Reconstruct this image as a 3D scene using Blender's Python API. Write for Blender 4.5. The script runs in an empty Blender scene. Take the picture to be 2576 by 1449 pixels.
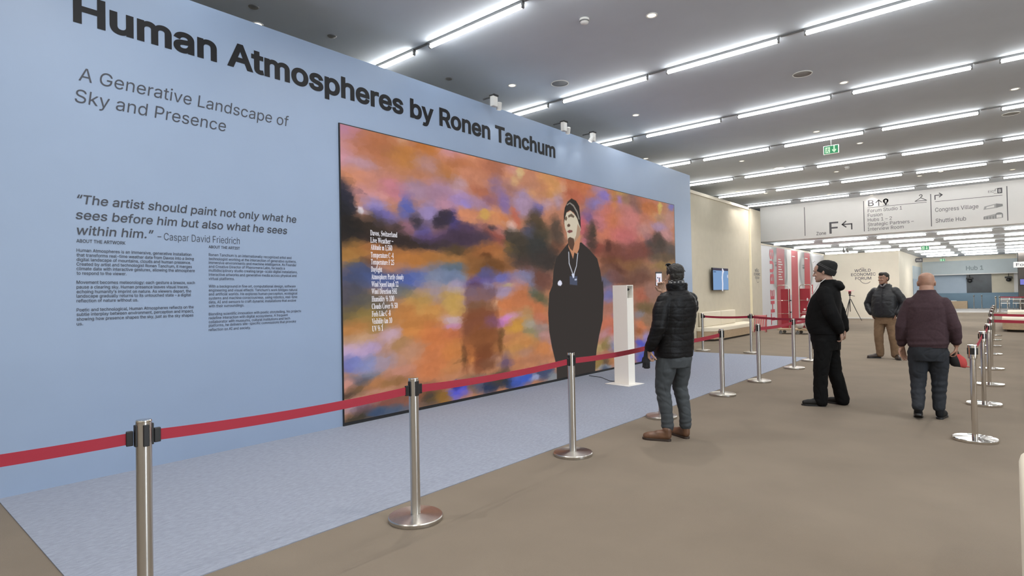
import bpy, bmesh, math, random, os
import numpy as np
from mathutils import Vector, Matrix, noise
random.seed(7)
SC = bpy.context.scene
COL = SC.collection
# ---------------------------------------------------------------- camera, world, light, exposure
FPX, YAW, PITCH, ROLL, CAM_H = 1458.9, -0.7054, 0.0133, -0.0194, 1.5
cam_data = bpy.data.cameras.new('camera')
cam_data.sensor_width = 36.0
cam_data.lens = 36.0 * FPX / 2576.0
cam_data.clip_end = 200
cam = bpy.data.objects.new('camera', cam_data)
COL.objects.link(cam)
_f = Vector((math.sin(YAW) * math.cos(PITCH), math.cos(YAW) * math.cos(PITCH), math.sin(PITCH)))
_r0 = Vector((math.cos(YAW), -math.sin(YAW), 0)); _u0 = _r0.cross(_f)
_r = math.cos(ROLL) * _r0 + math.sin(ROLL) * _u0
_u = -math.sin(ROLL) * _r0 + math.cos(ROLL) * _u0
_m = Matrix((_r, _u, -_f)).transposed().to_4x4(); _m.translation = (0, 0, CAM_H)
cam.matrix_world = _m
SC.camera = cam
SC.view_settings.view_transform = 'Standard'
SC.view_settings.look = 'None'
SC.view_settings.gamma = 1.0
SC.view_settings.use_curve_mapping = False
SC.view_settings.exposure = 0.0
TUBE_STRENGTH = 24.0
LOW_TUBE_STRENGTH = 46.0
TUBE_COLOR = (0.98, 1.0, 0.99)
world = bpy.data.worlds.new('world'); SC.world = world
world.use_nodes = True
world.node_tree.nodes['Background'].inputs[0].default_value = (0.9, 0.95, 1.0, 1)
world.node_tree.nodes['Background'].inputs[1].default_value = 0.05
# tube rows that run on behind and beside the camera (same grid as the modelled fixtures)
GX, GP, GL = -8.01, 2.003, 1.681        # first tube, pitch, tube length along x
GY, GQ, GZ = 5.3935, 3.1749, 4.974      # first row, row pitch, height
LY, LQ, LZ = 28.02, 3.297, 3.597        # the lower ceiling further back
def area_tube(x, y, z, power):
    ld = bpy.data.lights.new('tube_light', 'AREA'); ld.shape = 'RECTANGLE'
    ld.size = GL; ld.size_y = 0.05; ld.energy = power; ld.color = TUBE_COLOR
    lo = bpy.data.objects.new('tube_light', ld); COL.objects.link(lo); lo.location = (x + GL / 2, y, z)
for j in (-4, -3, -2, -1):
    for k in range(1, 9):
        area_tube(GX + k * GP, GY + j * GQ, GZ, TUBE_STRENGTH * 0.42)
for j in range(0, 7):
    for k in (7, 8):
        area_tube(GX + k * GP, GY + j * GQ, GZ, TUBE_STRENGTH * 0.42)
# added cool area lamp standing in for window light, unseen beyond the right edge
DAY_FILL = bpy.data.lights.new('daylight_fill', 'AREA'); DAY_FILL.shape = 'RECTANGLE'; DAY_FILL.size = 9.0; DAY_FILL.size_y = 2.8
DAY_FILL.energy = 950; DAY_FILL.color = (0.80, 0.90, 1.0)
_d = bpy.data.objects.new('daylight_fill', DAY_FILL); COL.objects.link(_d); _d.location = (9.9, 3.0, 2.4); _d.rotation_euler = (0, math.radians(90), 0)
DOWN_W = 235.0
def down_light(x, y, z, w=None, parent=None):
    ld = bpy.data.lights.new('down_beam', 'SPOT'); ld.energy = w or DOWN_W; ld.spot_size = math.radians(150); ld.spot_blend = 1.0
    ld.color = (1.0, 0.95, 0.89); ld.shadow_soft_size = 0.06
    lo = bpy.data.objects.new('down_beam', ld); COL.objects.link(lo); lo.location = (x, y, z)
    if parent is not None: lo.parent = parent
# downlights of the same ceiling that hang outside the frame
for x, y in ((-4.4, 1.2), (-4.2, 4.0), (-1.0, 0.5), (-0.6, 3.6), (2.4, 1.2), (2.2, 4.6), (1.8, 8.0), (4.5, 6.5), (4.2, 11.0), (2.6, 16.0), (5.0, 20.0), (-3.0, -3.0), (1.0, -3.5)):
    down_light(x, y, 5.02)
# ---------------------------------------------------------------- helpers
def lin(h):
    c = [int(h[i:i + 2], 16) / 255 for i in (0, 2, 4)]
    return tuple(x / 12.92 if x <= 0.04045 else ((x + 0.055) / 1.055) ** 2.4 for x in c)
def mat(name, color, rough=0.6, metal=0.0, var=0.0, vscale=20.0, bump=0.0, bscale=200.0, emit=0.0, spec=0.5, ecol=None, stretch=None, coat=0.0):
    m = bpy.data.materials.new(name); m.use_nodes = True
    nt = m.node_tree; b = nt.nodes['Principled BSDF']
    b.inputs['Base Color'].default_value = (*color, 1)
    b.inputs['Roughness'].default_value = rough; b.inputs['Metallic'].default_value = metal
    b.inputs['Specular IOR Level'].default_value = spec
    b.inputs['Coat Weight'].default_value = coat
    if emit:
        b.inputs['Emission Color'].default_value = (*(ecol or color), 1); b.inputs['Emission Strength'].default_value = emit
    if var or bump:
        tc = nt.nodes.new('ShaderNodeTexCoord'); src = tc.outputs['Object']
        if stretch:
            mp = nt.nodes.new('ShaderNodeMapping'); mp.inputs['Scale'].default_value = stretch
            nt.links.new(src, mp.inputs['Vector']); src = mp.outputs['Vector']
    if var:
        n = nt.nodes.new('ShaderNodeTexNoise'); n.inputs['Scale'].default_value = vscale; n.inputs['Detail'].default_value = 5
        nt.links.new(src, n.inputs['Vector'])
        r = nt.nodes.new('ShaderNodeValToRGB')
        r.color_ramp.elements[0].position = 0.3; r.color_ramp.elements[1].position = 0.7
        r.color_ramp.elements[0].color = (*[max(0, c * (1 - var)) for c in color], 1)
        r.color_ramp.elements[1].color = (*[min(1, c * (1 + var)) for c in color], 1)
        nt.links.new(n.outputs['Fac'], r.inputs['Fac']); nt.links.new(r.outputs['Color'], b.inputs['Base Color'])
    if bump:
        n2 = nt.nodes.new('ShaderNodeTexNoise'); n2.inputs['Scale'].default_value = bscale; n2.inputs['Detail'].default_value = 4
        nt.links.new(src, n2.inputs['Vector'])
        bp = nt.nodes.new('ShaderNodeBump'); bp.inputs['Strength'].default_value = bump; bp.inputs['Distance'].default_value = 0.01
        nt.links.new(n2.outputs['Fac'], bp.inputs['Height']); nt.links.new(bp.outputs['Normal'], b.inputs['Normal'])
    return m
def emat(name, color, strength):
    m = bpy.data.materials.new(name); m.use_nodes = True; nt = m.node_tree
    nt.nodes.remove(nt.nodes['Principled BSDF'])
    e = nt.nodes.new('ShaderNodeEmission'); e.inputs[0].default_value = (*color, 1); e.inputs[1].default_value = strength
    nt.links.new(e.outputs[0], nt.nodes['Material Output'].inputs[0]); return m
def attrmat(name, emission=False, rough=0.6, strength=1.0):
    m = bpy.data.materials.new(name); m.use_nodes = True; nt = m.node_tree; b = nt.nodes['Principled BSDF']
    a = nt.nodes.new('ShaderNodeVertexColor'); a.layer_name = 'paint'
    if emission:
        nt.nodes.remove(b); e = nt.nodes.new('ShaderNodeEmission'); e.inputs[1].default_value = strength
        nt.links.new(a.outputs['Color'], e.inputs[0]); nt.links.new(e.outputs[0], nt.nodes['Material Output'].inputs[0])
    else:
        nt.links.new(a.outputs['Color'], b.inputs['Base Color']); b.inputs['Roughness'].default_value = rough
    return m
def link(name, me, parent=None):
    o = bpy.data.objects.new(name, me); COL.objects.link(o)
    if parent is not None: o.parent = parent
    return o
def build(name, bm, m, parent=None, smooth=False, angle=None):
    me = bpy.data.meshes.new(name)
    bmesh.ops.recalc_face_normals(bm, faces=bm.faces)
    if smooth:
        for f in bm.faces: f.smooth = True
        if angle:
            for e in bm.edges:
                if len(e.link_faces) == 2 and e.calc_face_angle(0) > math.radians(angle): e.smooth = False
    bm.to_mesh(me); bm.free()
    for x in (m if isinstance(m, (list, tuple)) else [m]): me.materials.append(x)
    return link(name, me, parent)
def tag(o, label, cat, group=None):
    o['label'] = label; o['category'] = cat
    if group: o['group'] = group
    return o
def struct(o, label=None):
    o['kind'] = 'structure'
    if label: o['label'] = label; 
    return o
def thing(name, label, cat, loc=(0, 0, 0), rz=0.0, group=None):
    o = bpy.data.objects.new(name, None); COL.objects.link(o); o.location = loc; o.rotation_euler = (0, 0, rz)
    o.empty_display_size = 0.1
    return tag(o, label, cat, group)
def dup(root, label, loc=None, rz=None, group=None):
    r = root.copy(); COL.objects.link(r); r['label'] = label
    if loc is not None: r.location = loc
    if rz is not None: r.rotation_euler = (0, 0, rz)
    if group: r['group'] = group
    for ch in [c for c in COL.objects if c.parent == root]:
        c = ch.copy(); COL.objects.link(c); c.parent = r
        for g in [d for d in COL.objects if d.parent == ch]:
            d = g.copy(); COL.objects.link(d); d.parent = c
    return r
def box(bm, x0, x1, y0, y1, z0, z1, bev=0.0, mi=0, seg=2):
    r = bmesh.ops.create_cube(bm, size=1.0)
    vs = r['verts']
    for v in vs: v.co = Vector((x0 + (v.co.x + .5) * (x1 - x0), y0 + (v.co.y + .5) * (y1 - y0), z0 + (v.co.z + .5) * (z1 - z0)))
    fs = list({f for v in vs for f in v.link_faces})
    for f in fs: f.material_index = mi
    if bev:
        es = list({e for v in vs for e in v.link_edges})
        bmesh.ops.bevel(bm, geom=es, offset=bev, segments=seg, affect='EDGES', profile=0.5)
    return vs
def lathe(bm, prof, n=32, center=(0, 0, 0), mi=0):
    rings = []; cx, cy, cz = center
    for r, z in prof:
        if r < 1e-6: rings.append([bm.verts.new((cx, cy, cz + z))])
        else: rings.append([bm.verts.new((cx + r * math.cos(2 * math.pi * i / n), cy + r * math.sin(2 * math.pi * i / n), cz + z)) for i in range(n)])
    for a, b in zip(rings, rings[1:]):
        for i in range(n):
            j = (i + 1) % n
            if len(a) == 1 and len(b) == 1: continue
            if len(a) == 1: f = bm.faces.new((a[0], b[j], b[i]))
            elif len(b) == 1: f = bm.faces.new((a[i], a[j], b[0]))
            else: f = bm.faces.new((a[i], a[j], b[j], b[i]))
            f.material_index = mi
    for rg, rev in ((rings[0], True), (rings[-1], False)):
        if len(rg) > 1:
            f = bm.faces.new(list(reversed(rg)) if rev else rg); f.material_index = mi
def tube(bm, pts, radii, n=12, flat=None, mi=0, caps=True):
    """round limb through pts; flat = optional (direction, ratio) squashing the section along a direction"""
    pts = [Vector(p) for p in pts]
    if not isinstance(radii, (list, tuple)): radii = [radii] * len(pts)
    T = []
    for i in range(len(pts)):
        a = pts[max(0, i - 1)]; b = pts[min(len(pts) - 1, i + 1)]
        T.append((b - a).normalized())
    ref = Vector((1, 0, 0)) if abs(T[0].x) < 0.8 else Vector((0, 1, 0))
    if flat: ref = Vector(flat[0])
    P = list(pts); R = list(radii); TT = list(T)
    if caps:
        P = [pts[0] - T[0] * radii[0] * .75, pts[0] - T[0] * radii[0] * .45] + P + [pts[-1] + T[-1] * radii[-1] * .45, pts[-1] + T[-1] * radii[-1] * .75]
        R = [radii[0] * .45, radii[0] * .85] + R + [radii[-1] * .85, radii[-1] * .45]
        TT = [T[0], T[0]] + TT + [T[-1], T[-1]]
    rings = []
    for p, r, t in zip(P, R, TT):
        u = (ref - t * ref.dot(t))
        if u.length < 1e-5: u = t.orthogonal()
        u.normalize(); v = t.cross(u); ref = u if not flat else ref
        k = flat[1] if flat else 1.0
        rings.append([bm.verts.new(p + u * (r * k * math.cos(2 * math.pi * i / n)) + v * (r * math.sin(2 * math.pi * i / n))) for i in range(n)])
    for a, b in zip(rings, rings[1:]):
        for i in range(n):
            j = (i + 1) % n; f = bm.faces.new((a[i], a[j], b[j], b[i])); f.material_index = mi
    f = bm.faces.new(list(reversed(rings[0]))); f.material_index = mi
    f = bm.faces.new(rings[-1]); f.material_index = mi
def ellip(bm, c, r, n=16, rot=None, mi=0):
    q = bmesh.ops.create_uvsphere(bm, u_segments=n, v_segments=max(6, n // 2), radius=1.0)
    M = Matrix.Diagonal((*r, 1))
    if rot is not None: M = rot.to_4x4() @ M
    M = Matrix.Translation(Vector(c)) @ M
    bmesh.ops.transform(bm, matrix=M, verts=q['verts'])
    for f in {f for v in q['verts'] for f in v.link_faces}: f.material_index = mi
def rings_loft(bm, rings, n=24, mi=0):
    """rings: (z, cx, cy, rx, ryf, ryb, exponent) horizontal superellipse sections; front is -y"""
    R = []
    for z, cx, cy, rx, ryf, ryb, e in rings:
        rg = []
        for i in range(n):
            a = 2 * math.pi * i / n; c, s = math.cos(a), math.sin(a)
            x = math.copysign(abs(c) ** (2 / e), c) * rx
            y = math.copysign(abs(s) ** (2 / e), s) * (ryb if s > 0 else ryf)
            rg.append(bm.verts.new((cx + x, cy + y, z)))
        R.append(rg)
    for a, b in zip(R, R[1:]):
        for i in range(n):
            j = (i + 1) % n; f = bm.faces.new((a[i], a[j], b[j], b[i])); f.material_index = mi
    bm.faces.new(list(reversed(R[0]))); bm.faces.new(R[-1])
def inset(poly, d):
    n = len(poly); a = sum(poly[i][0] * poly[(i + 1) % n][1] - poly[(i + 1) % n][0] * poly[i][1] for i in range(n)); sg = 1 if a > 0 else -1
    out = []
    for i in range(n):
        (x0, y0), (x1, y1), (x2, y2) = poly[i - 1], poly[i], poly[(i + 1) % n]
        d1 = math.hypot(x1 - x0, y1 - y0) or 1; d2 = math.hypot(x2 - x1, y2 - y1) or 1
        bx = -(y1 - y0) / d1 - (y2 - y1) / d2; by = (x1 - x0) / d1 + (x2 - x1) / d2; L = math.hypot(bx, by) or 1
        k = 1 / max(.5, (bx / L) * (-(y1 - y0) / d1) + (by / L) * ((x1 - x0) / d1))
        out.append((x1 + sg * bx / L * d * k, y1 + sg * by / L * d * k))
    return out
def prism(bm, poly, z0, z1, bev=0.0, mi=0):
    """upright solid of a plan outline, its top edge rounded by bev"""
    lv = [(poly, z0), (poly, z1 - bev)]
    if bev:
        for t in (30, 60, 90): lv.append((inset(poly, bev * (1 - math.cos(math.radians(t)))), z1 - bev + bev * math.sin(math.radians(t))))
    R = [[bm.verts.new((x, y, z)) for x, y in p] for p, z in lv]; n = len(poly)
    for a, b in zip(R, R[1:]):
        for i in range(n): bm.faces.new((a[i], a[(i + 1) % n], b[(i + 1) % n], b[i])).material_index = mi
    bm.faces.new(list(reversed(R[0]))).material_index = mi; bm.faces.new(R[-1]).material_index = mi
def quadgrid(name, p0, du, dv, nu, nv, m, parent, colors):
    """flat printed/lit picture of nu x nv cells; colors (nv+1, nu+1, 3) linear"""
    p0, du, dv = np.array(p0), np.array(du), np.array(dv)
    uu, vv = np.meshgrid(np.linspace(0, 1, nu + 1), np.linspace(0, 1, nv + 1))
    co = p0 + uu[..., None] * du + vv[..., None] * dv
    idx = np.arange((nu + 1) * (nv + 1)).reshape(nv + 1, nu + 1)
    fc = np.stack([idx[:-1, :-1], idx[:-1, 1:], idx[1:, 1:], idx[1:, :-1]], -1).reshape(-1, 4)
    me = bpy.data.meshes.new(name)
    me.vertices.add(co.shape[0] * co.shape[1]); me.vertices.foreach_set('co', co.reshape(-1).astype(np.float32))
    me.loops.add(fc.size); me.loops.foreach_set('vertex_index', fc.reshape(-1).astype(np.int32))
    me.polygons.add(len(fc)); me.polygons.foreach_set('loop_start', np.arange(0, fc.size, 4).astype(np.int32))
    me.polygons.foreach_set('loop_total', np.full(len(fc), 4, np.int32)) if False else None
    me.update(calc_edges=True)
    at = me.color_attributes.new('paint', 'FLOAT_COLOR', 'POINT')
    c4 = np.ones((co.shape[0] * co.shape[1], 4), np.float32); c4[:, :3] = colors.reshape(-1, 3)
    at.data.foreach_set('color', c4.reshape(-1)); me.materials.append(m)
    return link(name, me, parent)
# ---- lettering
FONTS = {}
def font(which):
    if which not in FONTS:
        f = None
        try:
            d = bpy.utils.system_resource('DATAFILES', path='fonts')
            f = bpy.data.fonts.load(os.path.join(d, {'sans': 'Inter.woff2', 'serif': 'NotoSansMath-Regular.woff2'}[which]))
        except Exception: f = None
        FONTS[which] = f
    return FONTS[which]
def serif(s):
    if font('serif') is None: return s
    o = ''
    for ch in s:
        if 'A' <= ch <= 'Z': o += chr(0x1D400 + ord(ch) - 65)
        elif 'a' <= ch <= 'z': o += chr(0x1D41A + ord(ch) - 97)
        elif '0' <= ch <= '9': o += chr(0x1D7CE + ord(ch) - 48)
        else: o += ch
    return o
def glyph_mesh(body, which, weight, shear, res):
    """outlines of a text filled contour by contour, so overlapping strokes stay solid"""
    from mathutils.geometry import delaunay_2d_cdt
    c = bpy.data.curves.new('txt', 'FONT'); c.body = serif(body) if which == 'serif' else body
    if font(which): c.font = font(which)
    c.size = 1.0; c.resolution_u = res; c.fill_mode = 'NONE'
    o = bpy.data.objects.new('txt', c); COL.objects.link(o)
    bpy.context.view_layer.update()
    me = bpy.data.meshes.new_from_object(o.evaluated_get(bpy.context.evaluated_depsgraph_get()))
    nxt = {e.vertices[0]: e.vertices[1] for e in me.edges}
    nb = {}
    for e in me.edges:
        nb.setdefault(e.vertices[0], []).append(e.vertices[1]); nb.setdefault(e.vertices[1], []).append(e.vertices[0])
    co = [(v.co.x, v.co.y) for v in me.vertices]; seen = set(); loops = []
    for v in range(len(co)):
        if v in seen or v not in nb: continue
        lp = [v]; seen.add(v); cur = v
        while True:
            n = [w for w in nb[cur] if w not in seen]
            if not n: break
            cur = min(n) if len(lp) == 1 else n[0]
            seen.add(cur); lp.append(cur)
        pts = [co[i] for i in lp]; q = []
        for p in pts:
            if not q or math.hypot(p[0] - q[-1][0], p[1] - q[-1][1]) > 1e-5: q.append(p)
        if len(q) > 2 and math.hypot(q[0][0] - q[-1][0], q[0][1] - q[-1][1]) < 1e-5: q.pop()
        if len(q) > 2: loops.append(q)
    bpy.data.objects.remove(o); bpy.data.curves.remove(c); bpy.data.meshes.remove(me)
    area = lambda p: sum(p[i][0] * p[(i + 1) % len(p)][1] - p[(i + 1) % len(p)][0] * p[i][1] for i in range(len(p))) / 2
    A = [area(l) for l in loops]
    if not loops: return [], []
    big = max(range(len(loops)), key=lambda i: abs(A[i])); sg = 1 if A[big] > 0 else -1
    def grow(p, a):
        if not weight: return p
        out = []; n = len(p); w = weight * (1 if sg > 0 else -1)
        for i in range(n):
            x0, y0 = p[i - 1]; x1, y1 = p[i]; x2, y2 = p[(i + 1) % n]
            d1 = math.hypot(x1 - x0, y1 - y0) or 1; d2 = math.hypot(x2 - x1, y2 - y1) or 1
            n1 = ((y1 - y0) / d1, -(x1 - x0) / d1); n2 = ((y2 - y1) / d2, -(x2 - x1) / d2)
            bx, by = n1[0] + n2[0], n1[1] + n2[1]; L = math.hypot(bx, by)
            if L < 0.5: k = w; bx, by = (n1 if L < 1e-6 else (bx / L, by / L))
            else: bx, by = bx / L, by / L; k = w / max(0.6, bx * n1[0] + by * n1[1])
            out.append((x1 + bx * k, y1 + by * k))
        return out
    V, F = [], []
    loops = [grow(l, 1) for l in loops]
    # group contours that touch in x, so each letter is triangulated on its own
    loops.sort(key=lambda l: min(p[0] for p in l)); groups = []; end = -1e9
    for l in loops:
        if min(p[0] for p in l) > end: groups.append([])
        groups[-1].append(l); end = max(end, max(p[0] for p in l))
    for g in groups:
        vs, es = [], []
        for l in g:
            b0 = len(vs); vs += [Vector(p) for p in l]; es += [(b0 + i, b0 + (i + 1) % len(l)) for i in range(len(l))]
        ov, oe, of = delaunay_2d_cdt(vs, es, [], 0, 1e-6, False)[:3]
        P = np.array([[v.x, v.y] for v in ov]); T = np.array([list(f)[:3] for f in of]); C = P[T].mean(1)
        S = np.array([[vs[i].x, vs[i].y, vs[j].x, vs[j].y] for i, j in es])
        up = (S[None, :, 1] <= C[:, 1:2]) & (S[None, :, 3] > C[:, 1:2]); dn = (S[None, :, 1] > C[:, 1:2]) & (S[None, :, 3] <= C[:, 1:2])
        cr = (S[None, :, 2] - S[None, :, 0]) * (C[:, 1:2] - S[None, :, 1]) - (C[:, 0:1] - S[None, :, 0]) * (S[None, :, 3] - S[None, :, 1])
        wn = (up & (cr > 0)).sum(1) - (dn & (cr < 0)).sum(1)
        b0 = len(V); V += [(x + shear * y, y) for x, y in P]
        F += [[b0 + int(i) for i in t] for t in T[wn != 0]]
    return V, F
_cap = {}
def CAPH(which):
    if which not in _cap:
        co, _ = glyph_mesh('H', which, 0.0, 0.0, 2); _cap[which] = max(p[1] for p in co) if co else 0.7
    return _cap[which]
def lettering(name, lines, m, parent, origin, ux, uy, weight=0.0, shear=0.0, which='sans', res=4, raise_by=0.003):
    """lines: (string, u0, u1, v_base, cap_height); u along ux and v along uy, in metres from origin; one mesh"""
    ux, uy = Vector(ux), Vector(uy); nrm = ux.cross(uy)
    V, Fc = [], []
    for s, u0, u1, vb, cap in lines:
        co, fc = glyph_mesh(s, which, weight, shear, res)
        if not co: continue
        xs = [p[0] for p in co]; x0, x1 = min(xs), max(xs)
        ch = CAPH(which)
        sy = cap / (ch + 2 * weight); sx = (u1 - u0) / (x1 - x0) if u1 is not None else sy
        base = len(V)
        V += [Vector(origin) + ux * (u0 + (x - x0) * sx) + uy * (vb + (y + weight) * sy) + nrm * raise_by for x, y in co]
        for t in fc:
            (ax, ay), (bx, by), (cx, cy) = co[t[0]], co[t[1]], co[t[2]]
            if (bx - ax) * (cy - ay) - (cx - ax) * (by - ay) < 0: t = [t[0], t[2], t[1]]
            Fc.append([base + i for i in t])
    me = bpy.data.meshes.new(name); me.from_pydata(V, [], Fc); me.update(); me.materials.append(m)
    return link(name, me, parent)
def flat(name, polys, m, parent, origin, ux, uy, raise_by=0.003):
    ux, uy = Vector(ux), Vector(uy); nrm = ux.cross(uy); V, Fc = [], []
    for p in polys:
        b = len(V); V += [Vector(origin) + ux * x + uy * y + nrm * raise_by for x, y in p]; Fc.append(list(range(b, len(V))))
    me = bpy.data.meshes.new(name); me.from_pydata(V, [], Fc); me.update(); me.materials.append(m)
    return link(name, me, parent)
def stroke(pts, w):
    """polyline of width w as quads"""
    out = []
    for (x0, y0), (x1, y1) in zip(pts, pts[1:]):
        d = math.hypot(x1 - x0, y1 - y0) or 1; nx, ny = -(y1 - y0) / d * w / 2, (x1 - x0) / d * w / 2
        ex, ey = (x1 - x0) / d * w * .4, (y1 - y0) / d * w * .4
        out.append([(x0 + nx - ex, y0 + ny - ey), (x0 - nx - ex, y0 - ny - ey), (x1 - nx + ex, y1 - ny + ey), (x1 + nx + ex, y1 + ny + ey)])
    return out
def arc(cx, cy, r, a0, a1, n=16, ry=None):
    return [(cx + r * math.cos(math.radians(a0 + (a1 - a0) * i / n)), cy + (ry or r) * math.sin(math.radians(a0 + (a1 - a0) * i / n))) for i in range(n + 1)]
LINES = """title|Human Atmospheres by Ronen Tanchum|1.336|8.250|3.896
sub|A Generative Landscape of|1.370|3.275|3.407
sub|Sky and Presence|1.343|2.593|3.215
quote|“The artist should paint not only what he|1.350|3.344|2.352
quote|sees before him but also what he sees|1.341|3.235|2.220
quote|within him.”|1.348|1.930|2.089
attr|– Caspar David Friedrich|1.960|2.717|2.083
head|ABOUT THE ARTWORK|1.344|1.703|2.022
art|Human Atmospheres is an immersive, generative installation|1.345|2.251|1.943
art|that transforms real-time weather data from Davos into a living|1.345|2.273|1.903
art|digital landscape of mountains, clouds and human presence.|1.345|2.247|1.865
art|Created by artist and technologist Ronen Tanchum, it merges|1.344|2.255|1.826
art|climate data with interactive gestures, allowing the atmosphere|1.344|2.281|1.788
art|to respond to the viewer.|1.344|1.709|1.749
art|Movement becomes meteorology: each gesture a breeze, each|1.343|2.280|1.672
art|pause a clearing sky. Human presence leaves visual traces,|1.343|2.223|1.632
art|echoing humanity’s imprint on nature. As viewers depart, the|1.343|2.246|1.592
art|landscape gradually returns to its untouched state – a digital|1.342|2.244|1.555
art|reflection of nature without us.|1.342|1.797|1.515
art|Poetic and technological, Human Atmospheres reflects on the|1.342|2.267|1.438
art|subtle interplay between environment, perception and impact,|1.341|2.265|1.400
art|showing how presence shapes the sky, just as the sky shapes|1.341|2.264|1.360
art|us.|1.341|1.386|1.320
head2|ABOUT THE ARTIST|2.411|2.717|2.027
artist|Ronen Tanchum is an internationally recognized artist and|2.412|3.280|1.950
artist|technologist working at the intersection of generative systems,|2.412|3.337|1.910
artist|immersive environments and machine intelligence. As Founder|2.411|3.337|1.872
artist|and Creative Director of Phenomena Labs, he leads a|2.411|3.201|1.833
artist|multidisciplinary studio creating large-scale digital installations,|2.410|3.348|1.795
artist|interactive artworks and generative media across physical and|2.410|3.337|1.754
artist|virtual platforms.|2.409|2.660|1.714
artist|With a background in fine art, computational design, software|2.408|3.324|1.638
artist|engineering and visual effects. Tanchum’s work bridges natural|2.408|3.345|1.599
artist|and artificial worlds. He explores human perception, ecological|2.407|3.345|1.560
artist|systems and machine consciousness, using robotics, real-time|2.407|3.342|1.521
artist|data, AI and sensors to craft dynamic installations that evolve|2.406|3.327|1.482
artist|with their surroundings.|2.406|2.754|1.443
artist|Blending scientific innovation with poetic storytelling, his projects|2.405|3.385|1.364
artist|redefine interaction with digital ecosystems. A frequent|2.405|3.228|1.326
artist|collaborator with museums, cultural institutions and tech|2.404|3.253|1.288
artist|platforms, he delivers site-specific commissions that provoke|2.404|3.323|1.252
artist|reflection on AI and society.|2.403|2.819|1.210
screen|Davos, Switzerland|4.307|4.724|2.278
screen|Live Weather ~|4.307|4.659|2.188
screen|Altitude m 1,560|4.309|4.639|2.102
screen|Temperature C -4|4.310|4.660|2.007
screen|Temperature F 25|4.310|4.665|1.920
screen|Daylight|4.310|4.477|1.829
screen|Atmosphere Partly cloudy|4.312|4.817|1.737
screen|Wind Speed kmph 12|4.313|4.728|1.644
screen|Wind Direction SSE|4.313|4.705|1.555
screen|Humidity % 100|4.313|4.657|1.461
screen|Clouds Cover % 50|4.313|4.710|1.370
screen|Feels Like C -8|4.312|4.596|1.277
screen|Visibility km 10|4.312|4.619|1.185
screen|UV % 1|4.312|4.475|1.095"""
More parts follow.
